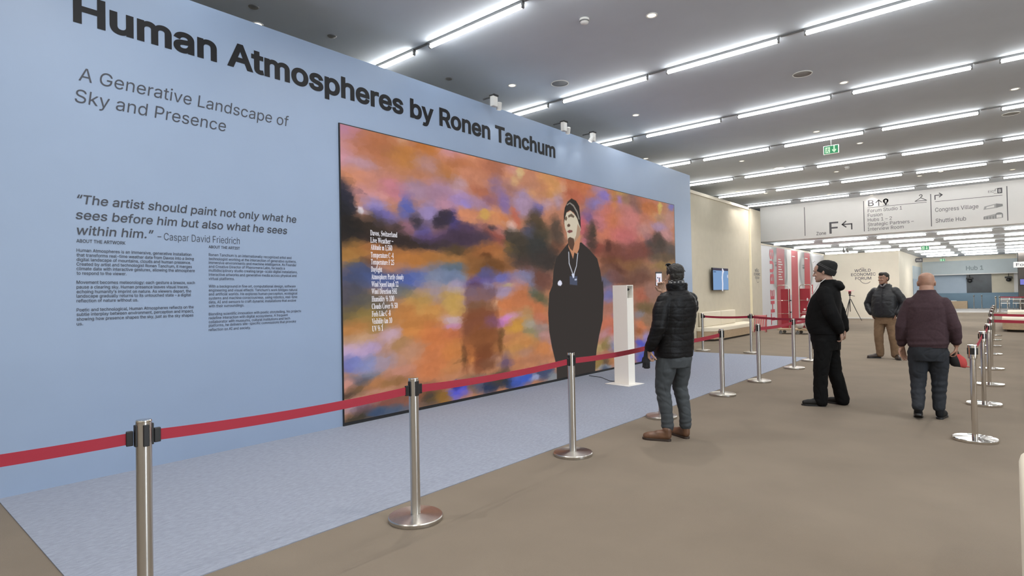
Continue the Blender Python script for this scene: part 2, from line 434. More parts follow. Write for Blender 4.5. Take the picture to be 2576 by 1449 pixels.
DABS = """4.66 3.09 1.61 0.99 b87c62
4.61 0.88 1.41 0.83 b07c60
6.61 3.19 1.86 0.68 b8785c
6.55 0.96 1.41 0.80 b87850
10.66 3.00 1.61 0.80 b87060
10.73 1.02 1.62 0.80 a06c58
4.04 3.49 0.22 0.12 b07aa8
3.95 3.18 0.15 0.26 c48a98
4.26 3.40 0.26 0.18 b8755a
4.22 3.12 0.19 0.12 b48a98
4.58 3.41 0.28 0.20 b06c48
4.86 3.54 0.07 0.07 d8a488
4.91 3.30 0.24 0.17 b87840
5.34 3.52 0.26 0.17 b87038
5.62 3.50 0.19 0.12 c88a80
4.13 2.96 0.23 0.12 d88a60
4.48 2.98 0.27 0.11 c08070
4.69 2.90 0.21 0.10 bc7484
5.29 3.24 0.24 0.14 b08078
5.66 3.24 0.19 0.14 b07040
5.13 3.07 0.38 0.09 b87a5c
5.01 2.94 0.23 0.09 a08098
5.50 2.94 0.31 0.15 a07a94
4.31 2.77 0.23 0.10 c88888
4.38 2.64 0.16 0.10 9080b4
4.51 2.54 0.19 0.10 7068b4
4.83 2.70 0.14 0.16 5560b0!
5.24 2.68 0.22 0.13 9080b8
5.63 2.77 0.19 0.12 b08098
3.98 2.67 0.13 0.25 262c3c!
3.95 2.40 0.12 0.26 2c2c30!
4.23 2.54 0.08 0.02 d0a8b0
4.07 2.27 0.25 0.16 38322e
4.36 2.39 0.16 0.16 3c342e
4.71 2.37 0.18 0.14 443838
4.99 2.58 0.11 0.10 4c4450
5.52 2.57 0.21 0.11 40384c!
5.15 2.42 0.17 0.12 5c5494
4.89 2.47 0.11 0.09 8c6070
5.39 2.32 0.38 0.12 584468
4.64 2.23 0.70 0.07 403430
5.59 2.24 0.31 0.06 483e40
4.16 2.55 0.04 0.05 f4ecf4!
4.03 2.04 0.23 0.12 a07038
4.50 2.07 0.34 0.10 a4683c
5.09 2.05 0.48 0.12 b07038
5.59 2.05 0.29 0.09 a8703c
4.17 1.89 0.16 0.05 6c4430
4.01 1.89 0.18 0.05 786040
4.14 1.79 0.34 0.08 4c506c
4.90 1.80 0.29 0.09 545c90
5.48 1.87 0.35 0.11 66708c
4.06 1.71 0.25 0.14 485070
4.54 1.70 0.34 0.11 4c5c90
4.99 1.77 0.22 0.12 5464a8
5.48 1.78 0.33 0.12 788098
4.05 1.51 0.23 0.14 4c4c58
4.34 1.40 0.26 0.14 5c5850
4.80 1.57 0.22 0.09 64686c
5.33 1.58 0.26 0.14 988488
5.68 1.53 0.17 0.14 b08c58
5.06 1.42 0.28 0.16 b08848
4.02 1.29 0.18 0.10 605848
4.28 1.21 0.29 0.12 8c7440
4.79 1.26 0.22 0.13 b87840
5.36 1.24 0.30 0.14 c08848
5.69 1.15 0.15 0.11 c898a0
4.05 1.11 0.21 0.09 b07844
5.01 1.05 0.30 0.17 c07c40
5.46 0.90 0.33 0.24 c47040
4.12 1.00 0.25 0.07 b89070
4.58 1.00 0.14 0.11 b898a8
4.75 0.89 0.14 0.08 a07850
4.44 0.89 0.10 0.08 a88070
4.04 0.90 0.23 0.07 b89cc0
4.28 0.90 0.14 0.07 b094b8
4.01 0.78 0.17 0.08 6c74b8
4.27 0.74 0.19 0.08 8088b8
4.56 0.74 0.17 0.08 9c8898
4.97 0.76 0.22 0.14 b88468
4.19 0.63 0.25 0.04 687084
4.05 0.59 0.20 0.05 585868
4.82 0.58 0.25 0.11 b88070
5.35 0.59 0.34 0.19 c47448
3.94 0.54 0.09 0.09 c88878
4.11 0.46 0.15 0.08 66503c
4.47 0.49 0.28 0.08 a06c44
4.71 0.50 0.21 0.06 8c6440
3.93 0.40 0.09 0.05 504038
4.46 0.40 0.27 0.04 b88470
4.96 0.27 0.37 0.11 7c5040
4.03 0.22 0.17 0.08 a088a0
4.18 0.17 0.14 0.09 705464
4.55 0.19 0.25 0.07 7c4c44
4.81 0.12 0.25 0.06 8c5848
4.59 0.06 0.33 0.08 44546c
4.07 0.05 0.22 0.08 3c3830
4.34 0.06 0.15 0.07 3c4c68
5.30 0.18 0.22 0.10 7c5038
5.28 0.08 0.22 0.09 484038
5.46 0.08 0.14 0.09 8c6430
5.67 0.14 0.11 0.11 5c5cc0
5.80 3.53 0.21 0.08 c08898
5.95 3.40 0.32 0.13 b87048
6.27 3.51 0.29 0.08 d08460
6.61 3.42 0.36 0.15 a86850
6.13 3.23 0.33 0.14 c07c60
5.82 3.05 0.16 0.11 b89098
7.01 3.45 0.15 0.08 c08478
6.94 3.33 0.13 0.08 d08860
6.41 3.00 0.31 0.11 b06850
6.65 3.16 0.20 0.14 906c80
7.02 3.13 0.17 0.17 a07068
8.08 3.35 0.31 0.20 c48c54
7.54 3.26 0.23 0.15 b08078
7.41 3.34 0.25 0.13 b87c60
7.11 3.30 0.09 0.07 d0a070
7.23 3.47 0.10 0.11 c8ac78!
6.85 2.95 0.17 0.14 80689c
5.88 2.84 0.23 0.10 a080b0
5.97 2.80 0.11 0.05 9080d0
6.27 2.83 0.28 0.08 a07c98
6.50 2.91 0.16 0.08 946470
5.95 2.62 0.27 0.09 d08460
6.70 2.70 0.18 0.12 d0885c
6.38 2.67 0.13 0.09 c49850!
6.90 2.69 0.13 0.08 c87c50
7.21 2.84 0.11 0.14 b8604c
7.09 2.63 0.11 0.10 d8b0a8
7.33 3.06 0.20 0.13 9c84a8
7.70 3.16 0.22 0.07 c88c60
7.92 3.03 0.25 0.11 b89098
7.70 2.92 0.19 0.09 6c64a0
7.42 2.95 0.18 0.12 a084a0
8.33 3.17 0.13 0.14 a088a0
8.50 3.41 0.14 0.13 c89070
8.48 3.52 0.22 0.06 b8644c
8.56 3.37 0.11 0.10 a85840
5.70 2.57 0.09 0.11 443c78
5.77 2.45 0.14 0.10 4c4484
6.05 2.47 0.22 0.05 54405c
6.39 2.47 0.16 0.07 a86c64
6.01 2.34 0.40 0.10 4c3c58
6.71 2.36 0.29 0.12 904c44
6.79 2.49 0.12 0.08 b4746c
6.39 2.30 0.25 0.09 50404c
6.61 2.49 0.11 0.04 504048!
5.83 2.17 0.32 0.06 544430
6.19 2.09 0.30 0.10 805430
5.79 2.06 0.23 0.06 ac7440
6.62 2.14 0.36 0.11 9c6038
6.46 2.05 0.14 0.04 4c3020
6.86 2.01 0.25 0.14 a4683c
6.24 1.92 0.28 0.12 8c5c34
6.98 1.87 0.34 0.10 a46c44
6.61 1.91 0.30 0.11 6c482c
5.76 1.95 0.24 0.08 586878
5.75 1.83 0.21 0.08 7080a0
8.18 2.35 0.31 0.12 744c3c
8.00 2.50 0.10 0.12 907058
7.05 2.46 0.15 0.14 44403c!
7.22 2.47 0.16 0.16 484038!
7.62 2.69 0.23 0.22 504434!
7.54 2.51 0.19 0.18 505068
7.83 2.51 0.20 0.19 4c4438
7.21 2.27 0.27 0.23 50483c
7.67 2.22 0.34 0.27 40403c
7.04 2.25 0.11 0.08 785c38
8.26 2.61 0.21 0.23 50443c!
7.96 2.13 0.33 0.18 443c38
7.43 2.00 0.37 0.16 483c38
7.66 1.87 0.36 0.09 785450
7.31 1.81 0.23 0.06 90708c
5.75 1.80 0.21 0.09 687490
5.78 1.69 0.17 0.09 a898b0
5.80 1.45 0.17 0.18 c09850
5.74 1.19 0.17 0.07 c0a0a0
5.75 1.08 0.16 0.05 b880a4
5.75 0.94 0.17 0.11 c46c44
5.76 0.69 0.19 0.17 c47840
5.75 0.47 0.21 0.07 b87848
6.79 1.75 0.29 0.08 6464a8
6.81 1.54 0.29 0.10 9c88a8
6.98 1.64 0.19 0.03 b8a870!
7.24 1.67 0.25 0.11 a87c84
7.33 1.78 0.23 0.09 787494
7.56 1.68 0.14 0.19 707494
7.78 1.77 0.15 0.27 644c44
6.84 1.32 0.29 0.12 c47448
7.23 1.41 0.33 0.14 b86c44
7.64 1.27 0.19 0.10 c07048
7.60 1.48 0.17 0.09 606458
7.84 1.32 0.15 0.10 60604c
7.41 1.13 0.28 0.10 b08458
6.96 1.13 0.19 0.06 c090b0
6.73 1.09 0.14 0.08 c478b8
7.13 1.01 0.26 0.08 bc8444
7.02 0.94 0.19 0.08 c48c3c
7.78 1.07 0.19 0.09 b86c50
7.47 0.87 0.21 0.16 88805c
7.47 0.99 0.19 0.06 a09484
7.82 0.85 0.17 0.13 947474
7.17 0.71 0.31 0.11 c08048
7.08 0.59 0.35 0.08 b88048
6.78 0.51 0.19 0.08 946c58
7.34 0.54 0.25 0.07 a87860
7.72 0.56 0.24 0.12 c07848
7.94 0.65 0.10 0.12 b88890
7.50 0.41 0.37 0.07 b07454
6.65 0.54 0.12 0.20 b88050
6.24 1.72 0.28 0.09 54488c!
6.43 1.81 0.16 0.07 585480
6.10 1.59 0.15 0.10 84789c!
6.42 1.59 0.17 0.12 80749c!
6.23 1.46 0.31 0.12 8c7484!
6.21 1.34 0.31 0.10 8c684c!
6.22 1.18 0.33 0.14 8c5438!
6.20 1.03 0.34 0.16 905840!
6.51 1.10 0.14 0.09 8c5c84
6.31 0.81 0.36 0.24 945c34!
6.32 0.58 0.22 0.17 885030!
6.20 0.47 0.15 0.10 8c4c30
6.02 0.60 0.09 0.14 c47840
5.91 0.58 0.04 0.19 6c4c30!
6.64 0.61 0.08 0.16 c08048
6.70 0.77 0.05 0.19 6c4c2c
6.54 1.36 0.07 0.08 d09c78!
6.81 0.41 0.12 0.10 6c546c
6.57 0.47 0.12 0.09 b0806c
6.41 0.44 0.19 0.07 906044
6.05 0.22 0.27 0.08 806048
5.80 0.16 0.17 0.11 5454c8!
5.71 0.22 0.09 0.05 2c3080
6.05 0.17 0.09 0.10 7c5c48
6.25 0.15 0.17 0.12 485070
6.46 0.12 0.22 0.09 283450
6.73 0.19 0.23 0.11 443c34
6.83 0.09 0.15 0.08 2c3440
7.06 0.10 0.19 0.10 3c54b0
7.31 0.13 0.20 0.10 3454b8
7.80 0.17 0.27 0.10 3c4868
7.56 0.10 0.12 0.04 9098c0
8.05 0.07 0.15 0.08 788088
8.14 3.39 0.34 0.17 c88c58
7.82 3.24 0.19 0.16 b87c5c
8.51 3.41 0.12 0.15 cc9478!
9.00 3.50 0.41 0.16 bc6c48
8.79 3.26 0.25 0.10 b06048
9.30 3.25 0.21 0.18 b86c54
9.61 3.52 0.28 0.12 a07c94
9.83 3.41 0.23 0.11 8470b4
9.52 3.20 0.38 0.12 8070a4
9.21 2.96 0.26 0.13 7c5c88
10.01 3.59 0.18 0.09 b07458
10.24 3.45 0.21 0.12 b07848
10.39 3.32 0.12 0.13 9874b4
10.20 3.19 0.21 0.12 c4784c
10.59 3.55 0.28 0.08 b09058
10.94 3.54 0.13 0.07 7880b8
11.00 3.44 0.33 0.15 8c6458
10.68 3.40 0.19 0.10 94705c
11.09 3.28 0.24 0.13 886058
10.57 3.18 0.32 0.11 b0746c
9.90 3.06 0.29 0.18 c07064
10.34 2.94 0.37 0.20 c0704c
9.83 2.78 0.43 0.18 c07058
10.88 3.02 0.46 0.19 bc7470
10.58 2.73 0.47 0.16 bc6868
9.61 2.91 0.22 0.13 b46c70
11.69 3.40 0.40 0.15 b46c44
12.61 3.44 0.28 0.16 b07c60
12.85 3.52 0.17 0.13 7474b0
11.94 3.18 0.30 0.16 c48458
11.57 3.10 0.32 0.14 b47460
12.32 3.21 0.31 0.11 a88068
12.25 3.44 0.11 0.13 ccb464!
12.23 3.00 0.42 0.11 a084a0
12.75 3.14 0.25 0.18 b48478
12.53 2.81 0.36 0.14 b48484
11.49 2.87 0.32 0.13 b07c74
11.66 2.71 0.22 0.10 9c6c6c
9.17 2.64 0.13 0.12 6c4844
9.02 2.79 0.10 0.16 c46068
9.11 2.47 0.10 0.09 c0707c
9.94 2.45 0.20 0.14 70443c
9.54 2.39 0.25 0.13 84463c
10.32 2.38 0.40 0.16 7c4c44
10.96 2.51 0.40 0.15 8c5450
10.79 2.27 0.49 0.14 744c3c
11.29 2.36 0.35 0.15 744840
10.01 2.15 0.41 0.14 6c4434
10.94 2.09 0.60 0.15 80583c
11.65 2.58 0.18 0.10 584848
12.06 2.72 0.27 0.17 504440!
12.29 2.56 0.31 0.18 48423e!
11.83 2.43 0.37 0.21 4c4440!
12.76 2.46 0.29 0.20 58504c
12.35 2.28 0.59 0.11 5c5040
12.38 2.09 0.59 0.09 8c7840
12.57 1.92 0.48 0.11 706040
9.33 2.71 0.13 0.19 4c4038!
9.30 2.45 0.16 0.16 4c3c38
10.15 1.94 0.48 0.09 5c3c34
11.27 1.90 0.52 0.13 6c4c3c
9.79 1.77 0.20 0.09 806858
10.45 1.76 0.47 0.09 5c4440
12.13 0.97 1.15 1.04 886858
7.82 1.76 0.26 0.16 6c4840
7.76 1.40 0.17 0.10 605c44
7.76 1.21 0.17 0.10 c07048
7.77 1.06 0.17 0.09 b86c50
7.75 0.91 0.17 0.10 947c74
7.83 0.75 0.17 0.12 b08078
7.78 0.58 0.19 0.10 c07848
9.91 1.87 0.29 0.11 7c5444
9.85 1.71 0.26 0.11 5c5c74
10.14 1.78 0.27 0.11 74504c
9.98 1.46 0.29 0.12 6c6ca0
11.20 1.79 0.55 0.15 704c40
11.25 1.45 0.34 0.15 a8604c
11.79 1.58 0.33 0.15 946c60
11.41 1.20 0.42 0.13 705c40
11.16 1.02 0.27 0.10 80787c
9.94 1.24 0.29 0.14 a46c5c
10.14 1.06 0.15 0.08 786c90
9.90 0.94 0.32 0.14 c06c54
11.25 0.81 0.31 0.13 c0704c
11.54 0.93 0.28 0.13 8c6c54
11.14 0.62 0.20 0.10 a05c38
9.81 0.73 0.26 0.09 b07c80
10.10 0.70 0.21 0.14 b8604c
11.17 0.52 0.24 0.08 b47c5c
11.45 0.53 0.18 0.13 9c88b4
9.57 0.49 0.17 0.10 a89060
9.80 0.52 0.16 0.12 847044!
10.03 0.55 0.18 0.09 a88c90
10.12 0.42 0.21 0.09 7080b4
11.16 0.39 0.24 0.10 4c50c0
11.12 0.23 0.27 0.10 6870a8
11.25 0.10 0.31 0.11 4c54b8
12.09 0.28 0.76 0.26 5058a0
9.79 0.19 0.23 0.09 5c4c3c
9.50 0.16 0.16 0.10 8c7440
10.08 0.21 0.21 0.11 a87048
9.78 0.07 0.26 0.04 98a0a8
9.78 0.03 0.17 0.06 40485c
10.13 0.08 0.15 0.06 b07860
4.60 2.26 0.73 0.08 3a3130
4.02 2.34 0.17 0.14 2e2b2a
4.35 2.33 0.18 0.12 3a322e
5.52 2.56 0.19 0.12 3c3440!
4.99 2.56 0.09 0.10 443c46!
5.92 2.31 0.39 0.09 463848
7.28 2.29 0.24 0.21 453e36!
7.70 2.25 0.29 0.22 3c3b39!
7.94 2.12 0.32 0.15 403936
10.32 2.35 0.55 0.14 74463c
9.94 2.44 0.13 0.12 5c3a34!
11.12 2.39 0.54 0.15 7a4a42"""
POLYS = """~7a4a36 5.969,1.653 6.088,1.717 6.236,1.692 6.407,1.639 6.584,1.626 6.579,1.451 6.642,1.193 6.668,1.030 6.742,0.767 6.736,0.564 6.534,0.556 6.508,0.345 6.108,0.377 6.059,0.601 5.968,0.609 5.944,0.371 5.873,0.379 5.873,1.047 5.950,1.271 5.957,1.564
3b3634 8.554,2.421 8.324,2.245 8.183,2.132 8.097,1.916 8.059,1.663 7.962,1.529 7.918,1.188 7.940,0.873 8.008,0.605 8.073,0.428 8.126,0.277 8.136,-0.006 8.671,-0.001 9.357,-0.004 9.376,0.205 9.429,0.448 9.526,0.704 9.663,0.992 9.724,1.467 9.709,1.781 9.673,1.724 9.618,1.946 9.517,2.180 9.228,2.350 8.986,2.459
bf8462 8.559,2.573 8.563,2.352 8.643,2.246 8.700,2.144 8.749,2.264 8.827,2.239 8.906,2.342 8.960,2.572 8.817,2.647
c8bca6 8.501,2.954 8.448,2.798 8.468,2.690 8.520,2.605 8.544,2.475 8.637,2.405 8.761,2.461 8.890,2.581 8.969,2.686 8.943,2.797 8.828,2.929 8.659,3.011
a88870 8.873,2.792 8.960,2.714 8.941,2.599 8.786,2.462 8.686,2.414 8.815,2.576
5c463a 8.549,2.503 8.618,2.535 8.739,2.515 8.755,2.418 8.694,2.289 8.610,2.327 8.553,2.407
3a3532 8.430,2.728 8.441,2.921 8.474,3.047 8.568,3.168 8.692,3.240 8.838,3.212 8.935,3.123 8.968,2.913 8.976,2.715 8.922,2.782 8.864,2.890 8.756,2.985 8.635,3.019 8.526,2.970 8.462,2.840
8a837c 8.531,3.111 8.640,3.162 8.761,3.126 8.881,3.018 8.939,2.882 8.913,2.873 8.850,2.994 8.740,3.100 8.635,3.140 8.537,3.092
6a5a4c 8.571,2.919 8.682,2.964 8.773,2.924 8.752,2.891 8.655,2.906 8.582,2.879
6a5a4c 8.467,2.868 8.523,2.901 8.545,2.861 8.513,2.817 8.473,2.828
5e4a3e 8.534,2.743 8.590,2.776 8.638,2.752 8.620,2.722 8.552,2.710
7a4a48 8.525,2.626 8.598,2.661 8.695,2.663 8.706,2.632 8.596,2.603
b8bcc8 8.555,2.269 8.579,2.270 8.586,2.064 8.695,1.872 8.678,1.858 8.562,2.056
b8bcc8 8.848,2.261 8.873,2.263 8.814,2.014 8.727,1.859 8.695,1.858 8.794,2.021
4c5266 8.580,1.829 8.825,1.832 8.818,1.664 8.806,1.668 8.582,1.681
c8d0e8 8.642,1.871 8.740,1.880 8.725,1.803 8.688,1.796
b0b8d0 8.736,1.782 8.810,1.787 8.809,1.759 8.740,1.754
d4d6e8 8.226,1.730 8.284,1.758 8.334,1.731 8.346,1.690 8.303,1.656 8.235,1.663 8.209,1.690"""
# ---------------------------------------------------------------- materials
M = {}
M['carpet_brown'] = mat('brown carpet', (0.214, 0.178, 0.139), 0.95, var=0.07, vscale=1.3, bump=0.5, bscale=420, spec=0.15)
M['carpet_blue'] = mat('pale blue grey carpet', (0.315, 0.345, 0.42), 0.95, var=0.10, vscale=26, bump=0.6, bscale=300, spec=0.15, stretch=(2.2, 0.8, 1))
M['ceiling'] = mat('ceiling paint', (0.59, 0.63, 0.685), 0.85, var=0.02, vscale=2)
M['wall_blue'] = mat('pale blue satin laminate', (0.282, 0.365, 0.512), 0.42, var=0.012, vscale=3, bump=0.02, bscale=30, spec=0.4)
M['beige'] = mat('beige wall fabric', (0.60, 0.55, 0.44), 0.85, var=0.03, vscale=4, bump=0.1, bscale=250)
M['cream'] = mat('cream wall paint', (0.80, 0.74, 0.62), 0.8, var=0.02, vscale=3)
M['white'] = mat('white paint', (0.80, 0.79, 0.76), 0.6)
M['offwhite'] = mat('sign white', (0.79, 0.77, 0.75), 0.6, var=0.01, vscale=3)
M['greyblue'] = mat('grey blue panel', (0.54, 0.60, 0.62), 0.7, var=0.02, vscale=3)
M['midblue'] = mat('blue grey panel', (0.40, 0.48, 0.57), 0.7, var=0.02, vscale=3)
M['darkblue'] = mat('slate blue panel', (0.17, 0.26, 0.34), 0.7, var=0.03, vscale=3)
M['dark'] = mat('dark brown wall', (0.09, 0.075, 0.065), 0.7)
M['black'] = mat('black plastic', (0.012, 0.012, 0.013), 0.45)
M['vinyl'] = mat('black lettering', (0.010, 0.010, 0.012), 0.5, spec=0.22)
M['grey_vinyl'] = mat('dark slate lettering', (0.035, 0.04, 0.055), 0.5)
M['sign_ink'] = mat('grey sign ink', (0.10, 0.095, 0.105), 0.6)
M['steel'] = mat('brushed steel', (0.58, 0.555, 0.52), 0.20, 1.0, var=0.06, vscale=40, stretch=(1, 1, 0.05), bump=0.03, bscale=60)
_b = M['steel'].node_tree.nodes['Principled BSDF']; _b.inputs['Anisotropic'].default_value = 0.85; _b.inputs['Anisotropic Rotation'].default_value = 0.25; _b.inputs['Roughness'].default_value = 0.30
_t = M['steel'].node_tree.nodes.new('ShaderNodeTangent'); _t.direction_type = 'RADIAL'; _t.axis = 'Z'
M['steel'].node_tree.links.new(_t.outputs['Tangent'], _b.inputs['Tangent'])
M['chrome'] = mat('polished steel', (0.72, 0.69, 0.66), 0.10, 1.0)
M['belt'] = mat('red webbing', (0.36, 0.022, 0.045), 0.75, bump=0.15, bscale=600)
M['grey_metal'] = mat('grey metal', (0.25, 0.25, 0.25), 0.45, 0.6)
M['wood'] = mat('light oak veneer', (0.42, 0.31, 0.20), 0.55, var=0.12, vscale=9, stretch=(1, 1, 8))
M['cushion'] = mat('cream upholstery', (0.72, 0.66, 0.54), 0.85, bump=0.08, bscale=300)
M['shadow_gap'] = mat('dark plinth', (0.05, 0.04, 0.03), 0.8)
# ---------------------------------------------------------------- the setting
bm = bmesh.new(); box(bm, -9.0, 10.0, -8.0, 54.0, -0.2, 0.0); struct(build('floor', bm, M['carpet_brown']), 'brown carpeted hall floor')
bm = bmesh.new(); box(bm, -9.0, 10.0, -8.0, 25.9, 5.04, 5.2); struct(build('ceiling', bm, M['ceiling']), 'grey hall ceiling with rows of tube lights')
bm = bmesh.new(); box(bm, -9.0, 10.0, 25.9, 54.0, 3.655, 3.8); struct(build('ceiling_rear', bm, M['ceiling']), 'lower ceiling behind the hanging sign band')
bm = bmesh.new(); box(bm, -9.2, -9.0, -8.0, 54.0, -0.2, 5.2); struct(build('wall_outer', bm, M['beige']))
bm = bmesh.new(); box(bm, 10.0, 10.2, -8.0, 54.0, -0.2, 5.2); struct(build('wall_right', bm, M['cream']))
bm = bmesh.new(); box(bm, -9.0, 10.0, -8.2, -8.0, -0.2, 5.2); struct(build('wall_behind', bm, M['cream']))
bm = bmesh.new(); box(bm, -9.0, 10.0, 54.0, 54.2, -0.2, 5.2); struct(build('wall_far', bm, M['greyblue']))
bm = bmesh.new(); box(bm, -4.6, 9.0, 43.2, 51.8, 0.0, 0.004); struct(build('floor_hub', bm, mat('pale grey floor', (0.40, 0.385, 0.37), 0.6, var=0.04, vscale=2)), 'pale grey floor strip in front of the hub')
# unseen window, added behind the cool area lamp to go with its light
bm = bmesh.new(); box(bm, 9.95, 9.99, -1.5, 7.5, 1.0, 3.8); w2 = struct(build('window_added', bm, mat('added window glass', (0.7, 0.8, 0.9), 0.1)), 'added unseen window behind the fill lamp, right hand wall')
bm = bmesh.new()
for y in (-1.5, 0.75, 3.0, 5.25, 7.5): box(bm, 9.92, 10.0, y - .04, y + .04, 0.95, 3.85)
for z in (0.97, 3.83): box(bm, 9.92, 10.0, -1.54, 7.54, z - .04, z + .04)
build('added_window_frame', bm, M['white'], w2)
# pale carpet in front of the blue wall
XW = -5.969
bm = bmesh.new(); box(bm, XW, -3.383, 0.829, 14.02, 0.0, 0.006); tag(build('event_carpet', bm, M['carpet_blue']), 'pale blue grey carpet laid along the foot of the big blue wall', 'carpet')
# blue exhibition wall
bm = bmesh.new(); box(bm, XW - 0.35, XW, -1.2, 13.97, 0.0, 4.43)
wall = struct(build('wall_left', bm, M['wall_blue']), 'tall pale blue exhibition wall carrying the lettering and the big screen')
BLK = {}
for l in LINES.strip().split('\n'):
    b, s, a, e, z = l.split('|'); BLK.setdefault(b, []).append((s, float(a), float(e), float(z)))
WO, WUX, WUY = (XW, 0, 0), (0, 1, 0), (0, 0, 1)
def wl(name, block, cap, m, **k): return lettering(name, [(s, a, e, z, cap) for s, a, e, z in BLK[block]], m, wall, WO, WUX, WUY, **k)
wl('title_lettering', 'title', 0.257, M['vinyl'], weight=0.027, res=6)
wl('subtitle_lettering', 'sub', 0.113, M['grey_vinyl'], weight=-0.002, shear=0.12, res=5)
wl('quote_lettering', 'quote', 0.078, M['grey_vinyl'], weight=0.008, shear=0.14, res=4)
wl('attribution_lettering', 'attr', 0.066, M['grey_vinyl'], weight=-0.006, res=3)
wl('artwork_heading', 'head', 0.029, M['grey_vinyl'], weight=0.013, res=2)
wl('artwork_text', 'art', 0.0275, M['grey_vinyl'], weight=0.009, res=2)
wl('artist_heading', 'head2', 0.027, M['grey_vinyl'], weight=0.013, res=2)
wl('artist_text', 'artist', 0.0265, M['grey_vinyl'], weight=0.004, res=2)
# beige wall with cornice, light slot and pier
XBW = -7.25
bm = bmesh.new(); box(bm, XBW - 0.3, XBW, 14.6, 22.17, 0, 4.56)
bw = struct(build('wall_beige', bm, M['beige']), 'beige side wall behind the upholstered bench')
bm = bmesh.new(); box(bm, XBW - 0.3, XBW + 0.03, 14.6, 22.165, 4.52, 4.62, 0.008); build('cornice', bm, M['cream'], bw)
bm = bmesh.new(); box(bm, XBW - 0.28, XBW - 0.06, 22.175, 22.355, 0.0, 4.50); o = build('light_slot', bm, emat('slot light', (1.0, 0.93, 0.70), 1.6)); tag(o, 'tall glowing vertical light slot at the end of the beige wall', 'light')
bm = bmesh.new(); box(bm, XBW - 0.3, XBW + 0.02, 22.36, 23.5, 0, 4.60)
pier = struct(build('wall_pier', bm, M['beige']), 'beige pier with small dark logo beside the light slot')
# ---- fascia band with way-finding
YB = 25.685
bm = bmesh.new(); box(bm, -7.9, 10.0, YB, YB + 0.25, 3.581, 5.04)
band = struct(build('wall_band', bm, M['offwhite']), 'white overhead band with wayfinding signs')
SO, SUX, SUY = (0, YB, 0), (1, 0, 0), (0, 0, 1)
lettering('zone_lettering', [('Zone', -5.749, -5.398, 3.69, 0.13), ('F', -5.277, -4.961, 3.712, 0.457)], M['sign_ink'], band, SO, SUX, SUY, weight=0.008)
lettering('heading_lettering', [('B', -3.935, -3.745, 4.646, 0.23)], M['sign_ink'], band, SO, SUX, SUY, weight=0.012)
lettering('direction_lettering', [('Forum Studio 1', -3.951, -2.857, 4.411, 0.125), ('Fusion', -3.955, -3.48, 4.238, 0.125), ('Hubs 1 \u2013 2', -3.959, -3.183, 4.064, 0.125), ('Strategic Partners \u2013', -3.963, -2.51, 3.885, 0.125), ('Interview Room', -3.967, -2.825, 3.71, 0.125),
    ('Congress Village', -1.869, -0.659, 4.21, 0.14), ('Shuttle Hub', -1.863, -1.004, 3.82, 0.14), ('EXIT', -0.387, -0.185, 4.70, 0.075)], M['sign_ink'], band, SO, SUX, SUY, weight=0.0)
sg = []
for x in (-6.167, -4.081, -1.988, 0.10): sg.append([(x - .012, 3.70), (x + .012, 3.70), (x + .012, 4.868), (x - .012, 4.868)])
sg.append([(-3.955, 4.585), (-2.111, 4.585), (-2.111, 4.60), (-3.955, 4.60)]); sg.append([(-1.867, 4.57), (-0.02, 4.57), (-0.02, 4.585), (-1.867, 4.585)])
sg += stroke([(-4.80, 4.035), (-4.50, 4.035), (-4.50, 3.835)], 0.045) + stroke([(-4.70, 4.15), (-4.82, 4.035), (-4.70, 3.93)], 0.045)
sg += stroke([(-3.588, 4.636), (-3.588, 4.83)], 0.032) + stroke([(-3.68, 4.76), (-3.588, 4.845), (-3.496, 4.76)], 0.032)
sg += stroke(arc(-3.362, 4.79, 0.062, -40, 220), 0.045) + stroke([(-3.41, 4.752), (-3.362, 4.655), (-3.314, 4.752)], 0.045) + stroke(arc(-3.362, 4.648, 0.09, 180, 360, 10, 0.025), 0.012)
sg += stroke([(-2.454, 4.66), (-2.11, 4.66), (-2.28, 4.77), (-2.454, 4.66)], 0.022) + stroke([(-2.28, 4.77), (-2.28, 4.80)] + arc(-2.28, 4.84, 0.042, -60, 170, 10), 0.022)
sg += stroke([(-1.863, 4.655), (-1.863, 4.80), (-1.665, 4.80)], 0.030) + stroke([(-1.735, 4.868), (-1.655, 4.80), (-1.735, 4.732)], 0.030)
sg += [[(-0.150, 4.648), (-0.02, 4.648), (-0.02, 4.835), (-0.150, 4.835)]] + stroke([(-0.20, 4.76), (-0.20, 4.81), (-0.165, 4.82)], 0.012) + stroke([(-0.24, 4.66), (-0.165, 4.655)], 0.012)
flat('sign_symbols', sg, M['sign_ink'], band, SO, SUX, SUY)
lettering('exit_letter', [('B', -0.115, -0.055, 4.685, 0.11)], M['offwhite'], band, SO, SUX, SUY, weight=0.01, raise_by=0.006)
ic = [[(-0.527, 4.13), (-0.20, 4.14), (-0.20, 4.29), (-0.50, 4.25)], ]
grey1 = mat('pale grey sign ink', (0.42, 0.41, 0.41), 0.6); grey2 = mat('mid grey sign ink', (0.27, 0.265, 0.265), 0.6)
flat('hall_icon', [[(-0.527, 4.135), (-0.19, 4.165), (-0.19, 4.31), (-0.50, 4.245)], [(-0.535, 3.80), (-0.22, 3.80), (-0.22, 3.965), (-0.52, 3.905)]], grey1, band, SO, SUX, SUY)
flat('hall_icon_side', [[(-0.19, 4.165), (-0.015, 4.205), (-0.02, 4.28), (-0.19, 4.315)]] + [[(-0.22, 3.80), (-0.02, 3.82), (-0.02, 3.92)] + arc(-0.12, 3.935, 0.10, 0, 180, 8, 0.07)]
     + [[(x, 3.80), (x + .03, 3.80), (x + .03, 3.90), (x, 3.885)] for x in (-0.53, -0.45, -0.37, -0.29)], grey2, band, SO, SUX, SUY, 0.004)
